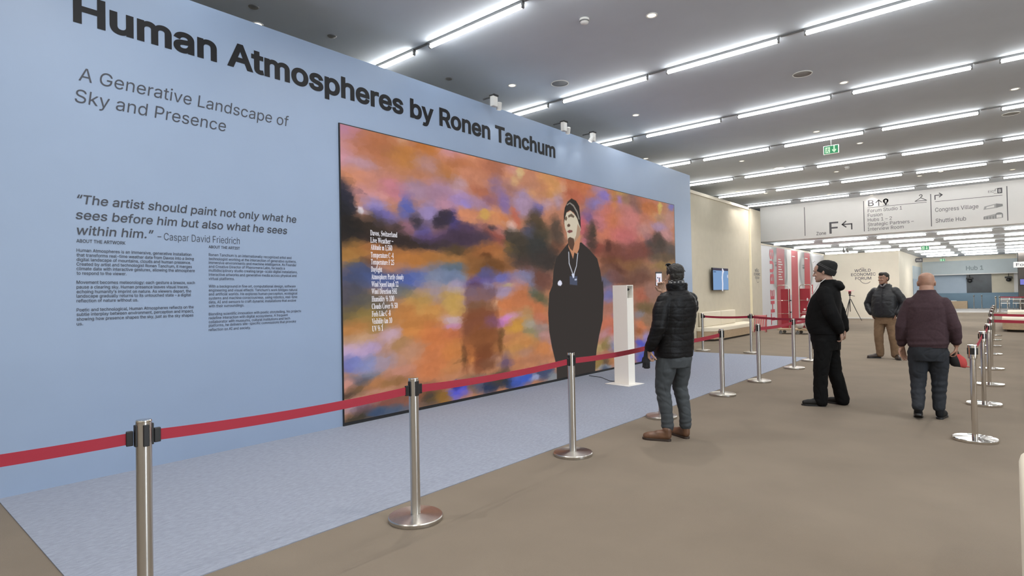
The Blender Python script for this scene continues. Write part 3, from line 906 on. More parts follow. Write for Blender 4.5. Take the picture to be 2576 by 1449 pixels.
flat('hall_icon_window', [[(-0.46, 4.17), (-0.24, 4.19), (-0.24, 4.27), (-0.44, 4.225)], [(-0.19, 3.82), (-0.05, 3.83), (-0.05, 3.93), (-0.19, 3.93)]], M['offwhite'], band, SO, SUX, SUY, 0.006)
# ---- free-standing partitions further back
bm = bmesh.new(); box(bm, -7.25, -3.96, 33.85, 34.1, 0, 3.335)
wf = struct(build('wall_cream', bm, M['cream']), 'cream wall with a dark three-line logo')
bm = bmesh.new(); box(bm, -7.25, -3.95, 33.83, 33.85, 0.0, 0.05); build('baseboard', bm, M['white'], wf)
def wef(prefix, parent, origin, ux, uy, s):
    lettering(prefix, [('WORLD', -0.30 * s, 0.26 * s, 0.155 * s, 0.115 * s), ('ECONOMIC', -0.42 * s, 0.42 * s, 0.0, 0.115 * s), ('FORUM', -0.28 * s, 0.27 * s, -0.155 * s, 0.115 * s)], M['sign_ink'], parent, origin, ux, uy, weight=0.012, res=3)
    flat(prefix.replace('lettering', 'swoosh'), stroke(arc(0.08 * s, -0.10 * s, 0.20 * s, 195, 318, 14, 0.205 * s), 0.018 * s) + stroke(arc(-0.02 * s, 0.19 * s, 0.12 * s, 60, 150, 8), 0.014 * s), M['sign_ink'], parent, origin, ux, uy)
wef('logo_lettering', wf, (-5.48, 33.85, 2.16), (1, 0, 0), (0, 0, 1), 1.28)
wef('logo_lettering', pier, (XBW + 0.02, 22.95, 2.09), (0, 1, 0), (0, 0, 1), 0.88)
# ---- hub at the far end
bm = bmesh.new(); box(bm, -4.75, -4.6, 39.2, 51.5, 0, 3.65)
sw = struct(build('wall_passage', bm, M['cream']), 'cream passage wall beside the far hub')
bm = bmesh.new(); box(bm, -4.62, -4.585, 45.6, 50.3, 0.0, 2.95); d1 = struct(build('door_1', bm, M['greyblue']), 'grey blue doorway in the passage wall')
bm = bmesh.new(); box(bm, -4.62, -4.57, 45.6, 50.3, 0.0, 2.1); build('door_leaf', bm, M['midblue'], d1)
bm = bmesh.new(); box(bm, -4.6, 0.70, 51.5, 51.75, 2.39, 3.36)
hb = struct(build('wall_hub', bm, M['greyblue']), 'grey blue hub fascia with hub number')
bm = bmesh.new(); box(bm, -4.6, 0.60, 51.46, 51.75, 3.36, 3.655); build('fascia_top', bm, M['cream'], hb)
bm = bmesh.new(); box(bm, -4.6, 0.70, 51.47, 51.5, 2.36, 2.42); build('fascia_ledge', bm, M['offwhite'], hb)
lettering('hub_lettering', [('Hub 1', -2.10, -1.16, 2.66, 0.30)], mat('faded grey lettering', (0.25, 0.30, 0.32), 0.6), hb, (0, 51.5, 0), (1, 0, 0), (0, 0, 1), weight=0.02)
bm = bmesh.new(); box(bm, -4.6, -2.11, 51.9, 52.0, 1.07, 2.39); struct(build('wall_hub_left', bm, M['midblue']))
bm = bmesh.new(); box(bm, -4.6, 0.70, 51.8, 52.0, 0.0, 1.07); struct(build('wall_hub_base', bm, M['darkblue']))
bm = bmesh.new(); box(bm, -2.11, -0.745, 51.9, 52.0, 1.07, 2.39)
w1 = struct(build('window_1', bm, mat('dark glass', (0.055, 0.065, 0.075), 0.25, var=0.25, vscale=1.5)), 'dark window in the hub front')
bm = bmesh.new(); box(bm, -0.745, 0.42, 51.9, 52.0, 1.07, 2.39); struct(build('wall_hub_beige', bm, M['beige']))
bm = bmesh.new(); box(bm, 0.42, 0.70, 51.9, 52.0, 1.07, 2.39); struct(build('wall_hub_edge', bm, M['offwhite']))
bm = bmesh.new(); box(bm, 0.62, 4.0, 48.0, 53.9, 0, 3.655); struct(build('wall_dark', bm, M['dark']), 'dark brown wall right of the hub')
# ---------------------------------------------------------------- the big screen
def vnoise(Y, Z, scale, seed, zs=1.0):
    rs = np.random.RandomState(seed); L = rs.rand(128, 128)
    a = Y * scale + 17.3 * seed; b = Z * scale * zs + 5.1 * seed
    i, j = np.floor(a).astype(int), np.floor(b).astype(int); fa, fb = a - i, b - j
    fa = fa * fa * (3 - 2 * fa); fb = fb * fb * (3 - 2 * fb)
    g = lambda p, q: L[p % 128, q % 128]
    return (g(i, j) * (1 - fa) + g(i + 1, j) * fa) * (1 - fb) + (g(i, j + 1) * (1 - fa) + g(i + 1, j + 1) * fa) * fb - 0.5
def fbm(Y, Z, s, seed, zs=1.0, o=3): return sum(vnoise(Y, Z, s * 2 ** k, seed + k, zs) / 2 ** k for k in range(o))
def inside(Y, Z, poly):
    r = np.zeros(Y.shape, bool); n = len(poly)
    for i in range(n):
        (x0, y0), (x1, y1) = poly[i], poly[(i + 1) % n]
        c = (y0 > Z) != (y1 > Z)
        with np.errstate(divide='ignore', invalid='ignore'):
            r ^= c & (Y < (x1 - x0) * (Z - y0) / ((y1 - y0) or 1e-9) + x0)
    return r
def srgb_lin(a): return np.where(a <= 0.04045, a / 12.92, ((a + 0.055) / 1.055) ** 2.4)
SY0, SY1, SZ0, SZ1 = 3.905, 12.96, 0.045, 3.572
NU, NV = 880, 352
Yg, Zg = np.meshgrid(np.linspace(SY0, SY1, NU + 1), np.linspace(SZ0, SZ1, NV + 1))
wy = Yg + 0.15 * fbm(Yg, Zg, 1.3, 3, 1, 2) + 0.035 * fbm(Yg, Zg, 9, 11)
wz = Zg + 0.13 * fbm(Yg, Zg, 1.4, 23, 1, 2) + 0.035 * fbm(Yg, Zg, 9, 31)
img = np.zeros(Yg.shape + (3,)); img[:] = [int('b0785c'[i:i + 2], 16) / 255 for i in (0, 2, 4)]
for l in DABS.strip().split('\n'):
    y, z, ry, rz, c = l.split(); hard = c.endswith('!'); c = c[:6]
    col = np.array([int(c[i:i + 2], 16) / 255 for i in (0, 2, 4)])
    d2 = ((wy - float(y)) / float(ry)) ** 2 + ((wz - float(z)) / float(rz)) ** 2
    if hard: w = 0.92 / (1 + np.exp((np.sqrt(d2) - 1.0) * 9))
    else: w = 0.95 * np.exp(-d2 ** 2 * 0.50)
    img += w[..., None] * (col - img)
br = fbm(Yg + 0.5 * fbm(Yg, Zg, 2, 51), Zg, 6, 41, 2.2) + 0.6 * fbm(Yg, Zg, 22, 61, 0.7, 2)
img *= (1 + 0.075 * br)[..., None]
hue = fbm(Yg, Zg, 3.2, 71, 1.3)
img[..., 0] *= 1 + 0.03 * hue; img[..., 2] *= 1 - 0.04 * hue
def strokes(cw, ch_, seed, mixw):
    # broken brush strokes: every pixel takes the colour at the centre of its jittered stroke cell
    rs = np.random.RandomState(seed); J = rs.rand(400, 200, 2)
    ang = 1.3 * fbm(Yg, Zg, 0.8, seed + 3, 1, 2); ca, sa = np.cos(ang), np.sin(ang)
    a = (Yg - 3.9 + 0.03 * fbm(Yg, Zg, 14, seed + 9, 1, 2)) / cw; b = (Zg + 0.03 * fbm(Yg, Zg, 14, seed + 19, 1, 2)) / ch_
    best = np.full(Yg.shape, 1e9); cy_, cz_ = Yg.copy(), Zg.copy(); ia, ib = np.floor(a).astype(int), np.floor(b).astype(int)
    for di in (-1, 0, 1):
        for dj in (-1, 0, 1):
            p = ia + di; q = ib + dj; jt = J[p % 400, q % 200]
            sy, sz = (p + jt[..., 0]), (q + jt[..., 1]); u = a - sy; v = b - sz
            d = (u * ca + v * sa) ** 2 * 0.45 + (-u * sa + v * ca) ** 2
            m = d < best; best[m] = d[m]; cy_[m] = (sy * cw + 3.9)[m]; cz_[m] = (sz * ch_)[m]
    yi = np.clip(((cy_ - SY0) / (SY1 - SY0) * NU).round().astype(int), 0, NU); zi = np.clip(((cz_ - SZ0) / (SZ1 - SZ0) * NV).round().astype(int), 0, NV)
    tone = 1 + 0.06 * (rs.rand(97, 89)[yi % 97, zi % 89] - 0.5)
    return img + mixw * (img[zi, yi] * tone[..., None] - img)
img = strokes(0.22, 0.10, 101, 0.30); img = strokes(0.085, 0.05, 131, 0.32)
for l in POLYS.strip().split('\n'):
    t = l.split(); ghost = t[0][0] == '~'; t[0] = t[0].lstrip('~'); col = np.array([int(t[0][i:i + 2], 16) / 255 for i in (0, 2, 4)])
    poly = [tuple(map(float, q.split(','))) for q in t[1:]]
    ys = [q[0] for q in poly]; zs = [q[1] for q in poly]
    if ghost:   # blurred brown afterimage of a passer-by
        qa = np.zeros(Yg.shape)
        for oy in (-.03, 0, .03):
            for oz in (-.03, 0, .03): qa += inside(Yg + oy + .10 * fbm(Yg, Zg, 9, 211), Zg + oz + .10 * fbm(Yg, Zg, 9, 221), poly)
        img += (qa / 9 * 0.55)[..., None] * (img * np.array([.74, .64, .60]) * .5 + col * .5 - img); continue
    acc = np.zeros(Yg.shape); du, dv = (SY1 - SY0) / NU, (SZ1 - SZ0) / NV
    for oy in (-.33, 0, .33):
        for oz in (-.33, 0, .33): acc += inside(Yg + oy * du, Zg + oz * dv, poly)
    img += (acc / 9)[..., None] * (col - img)
img = np.clip(img, 0, 1)
gm = img.mean(-1, keepdims=True); img = np.clip((gm + (img - gm) * 0.90) * 1.02, 0, 1)
scr = thing('video_wall', 'huge glowing screen with a painted orange sunset landscape and man in beanie', 'screen', (XW, 3.895, 0))
bm = bmesh.new(); box(bm, 0.0, 0.02, 0, 9.09, 0.0, 3.585); build('screen_frame', bm, M['black'], scr)
quadgrid('screen_picture', (0.023, SY0 - 3.895, SZ0), (0, SY1 - SY0, 0), (0, 0, SZ1 - SZ0), NU, NV, attrmat('screen glow', True), scr, srgb_lin(img))
WT = []
for s, a, e, z in BLK['screen']: WT.append((s, a - 3.895, e - 3.895, z, 0.066))
lettering('weather_lettering', WT, emat('white screen type', (0.90, 0.88, 0.95), 0.95), scr, (0.023, 0, 0), (0, 1, 0), (0, 0, 1), which='serif', res=3, weight=0.0)
# ---------------------------------------------------------------- ceiling fittings
M['tube'] = emat('tube glow', TUBE_COLOR, TUBE_STRENGTH)
M['tube_low'] = emat('tube glow low', TUBE_COLOR, LOW_TUBE_STRENGTH)
def make_tube(m, label, grp, rad=0.025):
    t = thing('strip_light', label, 'ceiling light', group=grp)
    bm = bmesh.new(); tube(bm, [(0.03, 0, 0), (GL - 0.03, 0, 0)], rad, 14); build('tube', bm, m, t, True)
    bm = bmesh.new(); box(bm, -0.30, 0.0, -0.012, 0.012, 0.045, 0.064); box(bm, 0.0, GL, -0.024, 0.024, 0.030, 0.064); build('mounting_rail', bm, M['grey_metal'], t)
    for x in (0.0, GL - 0.025):
        bm = bmesh.new(); box(bm, x, x + 0.025, -0.02, 0.02, -0.024, 0.06, 0.004); build('end_cap', bm, M['grey_metal'], t)
    return t
ORD = ['first', 'second', 'third', 'fourth', 'fifth', 'sixth', 'seventh', 'eighth']
def olab(k, j, where): return '%s white tube light from the left in the %s %s ceiling row' % (ORD[k], ORD[j], where)
t0 = None
for j in range(7):
    for k in range(7):
        if k > 5 and j > 1: continue
        if k > 4 and j == 6: continue
        lab = olab(k, j, 'near')
        loc = (GX + k * GP, GY + j * GQ, GZ)
        if t0 is None: t0 = make_tube(M['tube'], lab, 'tube lights of the near ceiling'); t0.location = loc
        else: dup(t0, lab, loc)
t1 = None
for j in range(7):
    for k in range(6):
        if j > 3 and k < 2: continue
        lab = olab(k, j, 'lower rear')
        loc = (-8.05 + k * 2.012, LY + j * LQ, LZ)
        if t1 is None: t1 = make_tube(M['tube_low'], lab, 'tube lights of the lower rear ceiling', 0.029); t1.location = loc
        else: dup(t1, lab, loc)
warm = emat('warm lamp', (1.0, 0.88, 0.68), 2.2)
def place(make, spots, grp):
    first = None
    for lab, x, y, z in spots:
        if first is None: first = make(lab, grp); first.location = (x, y, z)
        else: dup(first, lab, (x, y, z))
def make_down(lab, grp):
    t = thing('downlight', lab, 'downlight', group=grp)
    bm = bmesh.new(); lathe(bm, [(0.072, 0.0), (0.074, -0.006), (0.066, -0.010), (0.056, -0.006), (0.052, 0.0)], 24); build('trim_ring', bm, M['white'], t, True, 40)
    bm = bmesh.new(); lathe(bm, [(0.0, -0.004), (0.054, -0.004)], 20); build('lamp', bm, warm, t); down_light(0, 0, -0.02, None, t)
    return t
CZ = 5.04
place(make_down, [
    ('round warm downlight right of the smoke detector near top of picture', -3.355, 6.79, CZ),
    ('round warm downlight over the wall, left of the round speaker with dark grille', -6.245, 7.44, CZ),
    ('round warm downlight half hidden by the blue wall top, near the top left', -7.22, 3.55, CZ), ('tiny warm downlight just over the far top corner of the blue wall', -7.13, 13.9, CZ),
    ('round warm downlight between the second and third tube rows, above wall spotlights', -5.515, 10.37, CZ),
    ('round warm downlight just right of the pale ring speaker', -2.03, 11.25, CZ),
    ('round warm downlight near the right picture edge, third gap of tube rows', 0.205, 13.80, CZ),
    ('round warm downlight above left of the green exit sign', -3.145, 14.30, CZ),
    ('round warm downlight above right of the green exit sign', -2.618, 16.20, CZ),
    ('round warm downlight in the gap over the fourth tube row, left side', -5.387, 16.06, CZ),
    ('round warm downlight straight below the green exit sign', -3.797, 19.60, CZ),
    ('round warm downlight over the coat hanger symbol of the band', -2.0, 22.32, CZ),
    ('round warm downlight over the right arrow of the band', -1.43, 21.98, CZ),
    ('round warm downlight near the right picture edge, above the band', 0.235, 23.28, CZ),
    ('round warm downlight at left over the beige wall end, before sixth row', -7.145, 20.82, CZ),
    ('round warm downlight beside end of the sixth row first tube', -6.563, 22.02, CZ),
    ('round warm downlight above the letter F of the band', -4.91, 24.02, CZ),
    ('round warm downlight above the letter B of the band', -3.795, 25.55, CZ)], 'downlights in the ceiling')
for o_ in [o for o in COL.objects if o.type == 'LIGHT' and o.parent and o.parent.location.y > 23.5 and o.parent.location.z > 5]:
    o_.data = o_.data.copy(); o_.data.energy = 12
for o_ in [o for o in COL.objects if o.type == 'LIGHT' and o.parent and o.parent.location.x < -5.2 and o.parent.location.y < 14 and o.parent.location.z > 5]:
    o_.data = o_.data.copy(); o_.data.energy = 45
LZC = 3.655
place(make_down, [('round downlight of the lower ceiling, leftmost, first gap behind band', -7.0, 29.3, LZC), ('round downlight of the lower ceiling before the cream logo wall', -4.9, 31.6, LZC), ('round downlight of the lower ceiling, over the right belt row', -0.5, 30.0, LZC),
    ('round downlight of the lower ceiling, between second and third rear columns', -3.0, 29.6, LZC), ('round downlight of the lower ceiling in the middle of the rear rows', -2.6, 36.4, LZC), ('round downlight of the lower ceiling, far right side', 1.2, 37.0, LZC),
    ('round downlight of the lower ceiling, near the far hub on the left', -3.2, 43.2, LZC), ('round downlight of the lower ceiling, near the far hub on the right', -0.4, 43.4, LZC), ('round downlight of the lower ceiling, right before the hub fascia', -1.8, 49.2, LZC)], 'downlights in the lower ceiling')
def make_plate(lab, grp):
    t = thing('ceiling_cover', lab, 'cover', group=grp)
    bm = bmesh.new(); lathe(bm, [(0.0, -0.014), (0.045, -0.014), (0.06, -0.004), (0.062, 0.0)], 20); build('disc', bm, M['grey_metal'], t, True, 40); return t
place(make_plate, [('small dark ceiling disc nearest the top edge, over the subtitle', -6.82, 3.31, CZ),
    ('small dark ceiling disc over the word Atmospheres', -6.825, 4.38, CZ),
    ('small dark ceiling disc left of the warm downlight over the wall', -6.80, 6.51, CZ)], 'dark discs along the wall edge of the ceiling')
def make_speaker(lab, grp):
    t = thing('ceiling_speaker', lab, 'speaker', group=grp)
    bm = bmesh.new(); lathe(bm, [(0.15, 0.0), (0.152, -0.008), (0.140, -0.012), (0.134, -0.005)], 32); build('rim', bm, M['white'], t, True, 40)
    bm = bmesh.new(); lathe(bm, [(0.0, -0.006), (0.136, -0.006)], 32); build('grille', bm, M['grey_metal'], t); return t
place(make_speaker, [('round speaker with dark grille above the third row of tubes, over the wall', -5.605, 7.92, CZ),
    ('round pale ring speaker high in the middle of the ceiling', -2.456, 10.32, CZ),
    ('round speaker ring at the right picture edge', 0.16, 15.72, CZ),
    ('round speaker ring left of and below the exit sign', -4.91, 17.74, CZ)], 'round ceiling speakers')
def make_det(lab, grp):
    t = thing('smoke_detector', lab, 'smoke detector', group=grp)
    bm = bmesh.new(); lathe(bm, [(0.05, 0.0), (0.062, -0.004), (0.064, -0.03), (0.05, -0.06), (0.03, -0.07), (0.0, -0.072)], 28); build('housing', bm, M['white'], t, True, 40)
    bm = bmesh.new(); lathe(bm, [(0.0640, -0.032), (0.0600, -0.044), (0.0575, -0.048)], 28); build('sensor_slot', bm, M['grey_metal'], t, True); return t
place(make_det, [('white smoke detector left of the warm downlight at top of picture', -4.04, 6.28, CZ), ('small white smoke detector below the green exit sign', -3.42, 19.06, CZ)], 'smoke detectors')
for o_ in [o for o in COL.objects if o.type == 'LIGHT' and o.parent and o.parent.location.x < -6 and o.parent.location.y > 28]:
    o_.data = o_.data.copy(); o_.data.energy = 40
# track spotlights on the wall top
def make_spot(lab, grp, aim=0.0, flip=1):
    t = thing('spotlight', lab, 'spotlight', group=grp)
    bm = bmesh.new(); box(bm, -0.22, 0.05, -0.012, 0.012, 0.06, 0.074); box(bm, -0.05, 0.05, -0.055, 0.055, 0.06, 0.085, 0.006); build('bracket', bm, M['black'], t)
    bm = bmesh.new(); box(bm, -0.035, 0.035, -0.05, 0.05, -0.09, 0.062, 0.008); build('driver_box', bm, M['white'], t)
    d = Vector((-0.45, 0.3 * flip, -0.85)).normalized(); c = Vector((0.03, 0.085 * flip, -0.06))
    bm = bmesh.new(); tube(bm, [c - d * 0.05, c - d * 0.045, c + d * 0.055, c + d * 0.06], [0.028, 0.034, 0.040, 0.040], 20, caps=False); build('lamp_head', bm, M['white'], t, True, 40)
    bm = bmesh.new(); tube(bm, [c + d * 0.059, c + d * 0.063], [0.034, 0.034], 20, caps=False); build('lens', bm, emat('spot lens', (1, 0.9, 0.72), 3.0), t)
    bm = bmesh.new(); tube(bm, [Vector((0.0, 0.03 * flip, -0.05)), c - d * 0.01], 0.012, 10); build('knuckle', bm, M['grey_metal'], t, True)
    ld = bpy.data.lights.new('spot_beam', 'SPOT'); ld.energy = 2.5; ld.spot_size = math.radians(60); ld.spot_blend = 0.7; ld.color = (1, 0.93, 0.82); ld.shadow_soft_size = 0.03
    lo = bpy.data.objects.new('spot_beam', ld); COL.objects.link(lo); lo.parent = t; lo.location = c + d * 0.075
    lo.rotation_euler = d.to_track_quat('-Z', 'Y').to_euler()
    return t
make_spot('white track spotlight above the by of the title lettering', 'spotlights on the blue wall top').location = (-5.75, 6.42, 4.415)
make_spot('white track spotlight between the two others, right of title end', 'spotlights on the blue wall top').location = (-5.75, 8.22, 4.415)
make_spot('white track spotlight turned toward us, nearest the far wall end', 'spotlights on the blue wall top', flip=-1).location = (-5.75, 9.14, 4.415)
# exit signs
green = emat('exit green', (0.09, 0.42, 0.20), 0.8); pale = emat('exit pale', (0.72, 1.0, 0.72), 0.95)
def make_exit(lab, grp):
    t = thing('exit_sign', lab, 'exit sign', group=grp)
    bm = bmesh.new(); box(bm, -0.16, 0.16, 0.0, 0.04, -0.10, 0.10, 0.006); build('housing', bm, M['white'], t)
    bm = bmesh.new(); tube(bm, [(0, 0.02, 0.09), (0, 0.02, 0.30)], 0.008, 8); build('hanger', bm, M['grey_metal'], t)
    flat('green_panel', [[(-.145, -.088), (.145, -.088), (.145, .088), (-.145, .088)]], green, t, (0, 0, 0), (1, 0, 0), (0, 0, 1), 0.002)
    p = [[(-.118, -.07), (-.02, -.07), (-.02, .065), (-.118, .065)]]
    p += stroke([(0.065, 0.075), (0.065, -0.03)], 0.03) + [[(0.065, -0.075), (0.11, -0.02), (0.105, 0.005), (0.09, 0.0), (0.065, -0.03), (0.04, 0.0), (0.025, 0.005), (0.02, -0.02)]]
    flat('door_and_arrow', p, pale, t, (0, 0, 0), (1, 0, 0), (0, 0, 1), 0.004)
    r = [arc(-0.062, 0.042, 0.010, 0, 330, 9)] + stroke([(-0.066, 0.025), (-0.078, -0.015), (-0.098, -0.045)], 0.012) + stroke([(-0.078, -0.015), (-0.056, -0.035), (-0.05, -0.06)], 0.011) + stroke([(-0.09, 0.0), (-0.085, 0.02), (-0.066, 0.022), (-0.052, 0.008), (-0.038, 0.015)], 0.008)
    flat('running_figure', r, green, t, (0, 0, 0), (1, 0, 0), (0, 0, 1), 0.006)
    return t
e0 = make_exit('green exit sign hanging from the ceiling between tube rows above the band', 'hanging exit signs'); e0.location = (-3.005, 15.0, 4.735)
dup(e0, 'green exit sign hanging from the lower ceiling behind the band', (-2.84, 33.2, 3.36))
dup(e0, 'tiny green exit sign at the far end above the hub fascia', (-3.35, 50.6, 3.42))
# ---------------------------------------------------------------- belt posts
def make_post(lab, grp, chrome=False):
    t = thing('barrier_post', lab, 'belt barrier post', group=grp)
    m = M['chrome'] if chrome else M['steel']
    bm = bmesh.new(); lathe(bm, [(0.0, 0.0), (0.180, 0.0), (0.183, 0.006), (0.183, 0.024), (0.178, 0.030), (0.08, 0.036), (0.045, 0.040), (0.0, 0.040)], 56); build('base', bm, m, t, True, 35)
    r = 0.025 if chrome else 0.033
    bm = bmesh.new(); lathe(bm, [(r, 0.038), (r, 0.80 if chrome else 0.945), (0, 0.80 if chrome else 0.945)], 32); build('pole', bm, m, t, True, 40)
    if chrome:
        bm = bmesh.new(); lathe(bm, [(0.026, 0.795), (0.037, 0.80), (0.039, 0.925), (0.037, 0.932), (0.0, 0.933)], 32); build('head', bm, m, t, True, 40)
    else:
        bm = bmesh.new(); lathe(bm, [(0.0335, 0.945), (0.034, 0.950), (0.032, 0.955), (0.0, 0.956)], 32); build('cap', bm, M['chrome'], t, True, 40)
    for i in range(4):
        a = i * math.pi / 2; R = Matrix.Rotation(a, 4, 'Z'); q = 0.038 if chrome else 0.031; w_ = 0.020 if chrome else 0.013
        bm = bmesh.new(); box(bm, q - 0.006, q + (0.004 if chrome else 0.008), -w_, w_, 0.835 if not chrome else 0.84, 0.935 if not chrome else 0.905, 0.003)
        bmesh.ops.transform(bm, matrix=R, verts=bm.verts); build('belt_slot', bm, M['black'], t)
    return t
def add_belt(post, dx, dy, z=0.875, sag=0.02, r=0.050, clip=True, h=0.026):
    d = Vector((dx, dy, 0)); L = d.length; d.normalize(); n = Vector((-d.y, d.x, 0)); bm = bmesh.new(); N = 16; prev = None
    for i in range(N + 1):
        s = r + (L - 2 * r) * i / N; zz = z - sag * 4 * (i / N) * (1 - i / N)
        q = [bm.verts.new(d * s + n * k * 0.0012 + Vector((0, 0, zz + e * h))) for k, e in ((-1, -1), (1, -1), (1, 1), (-1, 1))]
        if prev:
            for a in range(4): bm.faces.new((prev[a], prev[(a + 1) % 4], q[(a + 1) % 4], q[a]))
        else: bm.faces.new(q)
        prev = q
    bm.faces.new(prev); build('belt', bm, M['belt'], post)
    if clip:
        bm = bmesh.new()
        for s in (r - 0.004, L - r - 0.022):
            c = d * (s + 0.012); vs = box(bm, -0.014, 0.014, -0.008, 0.008, z - 0.034, z + 0.034, 0.003)
        # second box is placed, first moved: build both ends explicitly
        bm.free(); 
        for s in (r + 0.006, L - r - 0.006):
            bm = bmesh.new(); box(bm, -0.014, 0.014, -0.009, 0.009, z - 0.034, z + 0.034, 0.003)
            bmesh.ops.transform(bm, matrix=Matrix.Translation(d * s) @ Matrix.Rotation(math.atan2(d.y, d.x), 4, 'Z'), verts=bm.verts)
            build('belt_clip', bm, M['black'], post)
G1 = 'steel belt posts along the pale carpet'
SP = [(-3.08, 0.945, 'steel belt post cut off by the bottom picture edge, far left'), (-3.079, 2.564, 'steel belt post second from the left, base on brown carpet below screen'), (-3.123, 4.502, 'steel belt post in front of the man in beanie on the screen'),
      (-3.195, 6.482, 'steel belt post hidden behind the man holding up a phone, only base showing'), (-3.162, 8.378, 'steel belt post just right of the man photographing with phone'), (-3.143, 9.953, 'steel belt post at the carpet edge in front of the pink folded chair'),
      (-3.126, 11.971, 'steel belt post at the carpet edge in front of the red cart'), (-3.172, 13.418, 'steel belt post behind the man in beanie, only base showing'), (-5.93, 14.45, 'steel belt post beside the far end of the blue wall, before bench'), (-4.73, 14.46, 'steel belt post in front of the glowing light slot')]
p0 = make_post(SP[0][2], G1); p0.location = (SP[0][0], SP[0][1], 0.0); posts = [p0]
for x, y, lab in SP[1:]: posts.append(dup(p0, lab, (x, y, 0)))
def between(a, b, **k):
    A, B = posts[a].location, posts[b].location; add_belt(posts[a], B.x - A.x, B.y - A.y, **k)
add_belt(p0, -0.33, -1.6)
between(0, 1); between(1, 2); between(2, 3); between(3, 4); between(5, 6); between(6, 7); between(8, 9)
A, B = posts[9].location, posts[7].location; add_belt(posts[9], B.x - A.x, B.y - A.y)
G2 = 'polished belt posts in the right hand row'
RP = [(-0.264, 7.237, 'polished belt post nearest us in the right row'), (-0.244, 9.462, 'polished belt post second in the right row, behind the nearest'), (-0.225, 11.40, 'polished belt post third in the right row'), (-0.23, 13.60, 'polished belt post fourth in the right row, belt leading off right'),
      (-0.27, 16.55, 'polished belt post fifth in the right row, upper belt leading right'), (-0.29, 18.80, 'polished belt post sixth in the right row'), (-0.30, 20.9, 'polished belt post seventh in the right row'), (-0.30, 22.85, 'polished belt post last and farthest in the right row')]
q0 = make_post(RP[0][2], G2, True); q0.location = (RP[0][0], RP[0][1], 0); rposts = [q0]
for x, y, lab in RP[1:]: rposts.append(dup(q0, lab, (x, y, 0)))
for a in range(0, 7):
    A, B = rposts[a].location, rposts[a + 1].location; add_belt(rposts[a], B.x - A.x, B.y - A.y, clip=False, h=0.024)
add_belt(rposts[3], 2.4, 0.0, clip=False); add_belt(rposts[4], 2.4, 0.0, clip=False)
# far posts by the hub
G3 = 'slim steel belt posts by the hub'
FP = [(-1.69, 50.6, 'slim belt post at left in front of the slate blue hub base'), (-1.27, 50.6, 'slim belt post second from left before the hub base'), (-0.46, 42.9, 'tall pale belt post left of the far red belts'), (-0.30, 43.6, 'pale belt post just right of its twin at far red belts')]
f0 = make_post(FP[0][2], G3, True); f0.location = (FP[0][0], FP[0][1], 0); fposts = [f0]
for x, y, lab in FP[1:]: fposts.append(dup(f0, lab, (x, y, 0)))
add_belt(fposts[3], 2.3, 0.0, clip=False, z=0.88); add_belt(fposts[3], 2.3, 0.6, clip=False, z=0.88)
bm = bmesh.new(); box(bm, 0, 0.81, -0.0015, 0.0015, 0.85, 0.895); o = build('belt', bm, M['darkblue'], fposts[1])
# ---------------------------------------------------------------- camera column in front of the screen
t = thing('sensor_column', 'slim white column with a square hole near its top, before the screen', 'kiosk', (-4.835, 8.51, 0.006), math.radians(-8))
bm = bmesh.new(); box(bm, -0.245, 0.235, -0.215, 0.215, 0, 0.008, 0.002); build('base_plate', bm, M['white'], t)
bm = bmesh.new()
W2, D2, H2 = 0.145, 0.085, 1.632
box(bm, -W2, W2, -D2, D2, 0.008, 1.42); box(bm, -W2, W2, -D2, -D2 + 0.014, 1.42, H2); box(bm, -W2, W2, D2 - 0.014, D2, 1.42, H2)
box(bm, -W2, -W2 + 0.014, -D2 + 0.014, D2 - 0.014, 1.42, H2); box(bm, -W2 + 0.014, W2, -D2 + 0.014, D2 - 0.014, H2 - 0.014, H2)
build('column', bm, mat('white kiosk paint', (0.93, 0.90, 0.83), 0.5), t)
bm = bmesh.new(); box(bm, W2 - 0.05, W2 - 0.012, -0.05, -0.01, 1.54, 1.58, 0.006); tube(bm, [(W2 - 0.012, -0.03, 1.56), (W2 - 0.002, -0.03, 1.56)], 0.014, 14); build('sensor_camera', bm, M['black'], t)
bm = bmesh.new(); tube(bm, [(-0.15, 0.03, 0.02), (-0.35, 0.05, 0.008), (-0.75, 0.3, 0.008), (-1.05, 0.32, 0.008)], 0.005, 8); build('power_cord', bm, M['black'], t)
# ---------------------------------------------------------------- monitor on the beige wall
t = thing('wall_monitor', 'flat monitor with a blue map on the beige wall above the bench', 'monitor', (XBW, 18.95, 1.91))
bm = bmesh.new(); box(bm, 0.08, 0.13, -0.68, 0.68, -0.365, 0.365, 0.008); build('housing', bm, M['black'], t)
bm = bmesh.new(); box(bm, 0.0, 0.09, -0.25, 0.25, -0.2, 0.2); build('wall_mount', bm, M['grey_metal'], t)
flat('map_picture', [[(-.665, -.35), (.665, -.35), (.665, .28), (-.665, .28)]], emat('map blue', lin('7f9fc8'), 1.0), t, (0.13, 0, 0), (0, 1, 0), (0, 0, 1), 0.002)
flat('map_header', [[(-.665, .28), (.665, .28), (.665, .352), (-.665, .352)]], emat('map header', lin('4a4656'), 1.0), t, (0.13, 0, 0), (0, 1, 0), (0, 0, 1), 0.002)
flat('map_route', stroke([(0.12, -0.35), (0.14, -0.15), (0.12, 0.05), (0.16, 0.2), (0.22, 0.27)], 0.10) + [arc(0.15, 0.315, 0.05, 0, 345, 10), arc(0.62, 0.10, 0.06, 90, 270, 8)], emat('map white', lin('e6e6f0'), 1.0), t, (0.13, 0, 0), (0, 1, 0), (0, 0, 1), 0.004)
flat('map_caption', [[(-.63, .22), (-.42, .22), (-.42, .245), (-.63, .245)]], emat('map ink', lin('405878'), 1.0), t, (0.13, 0, 0), (0, 1, 0), (0, 0, 1), 0.004)
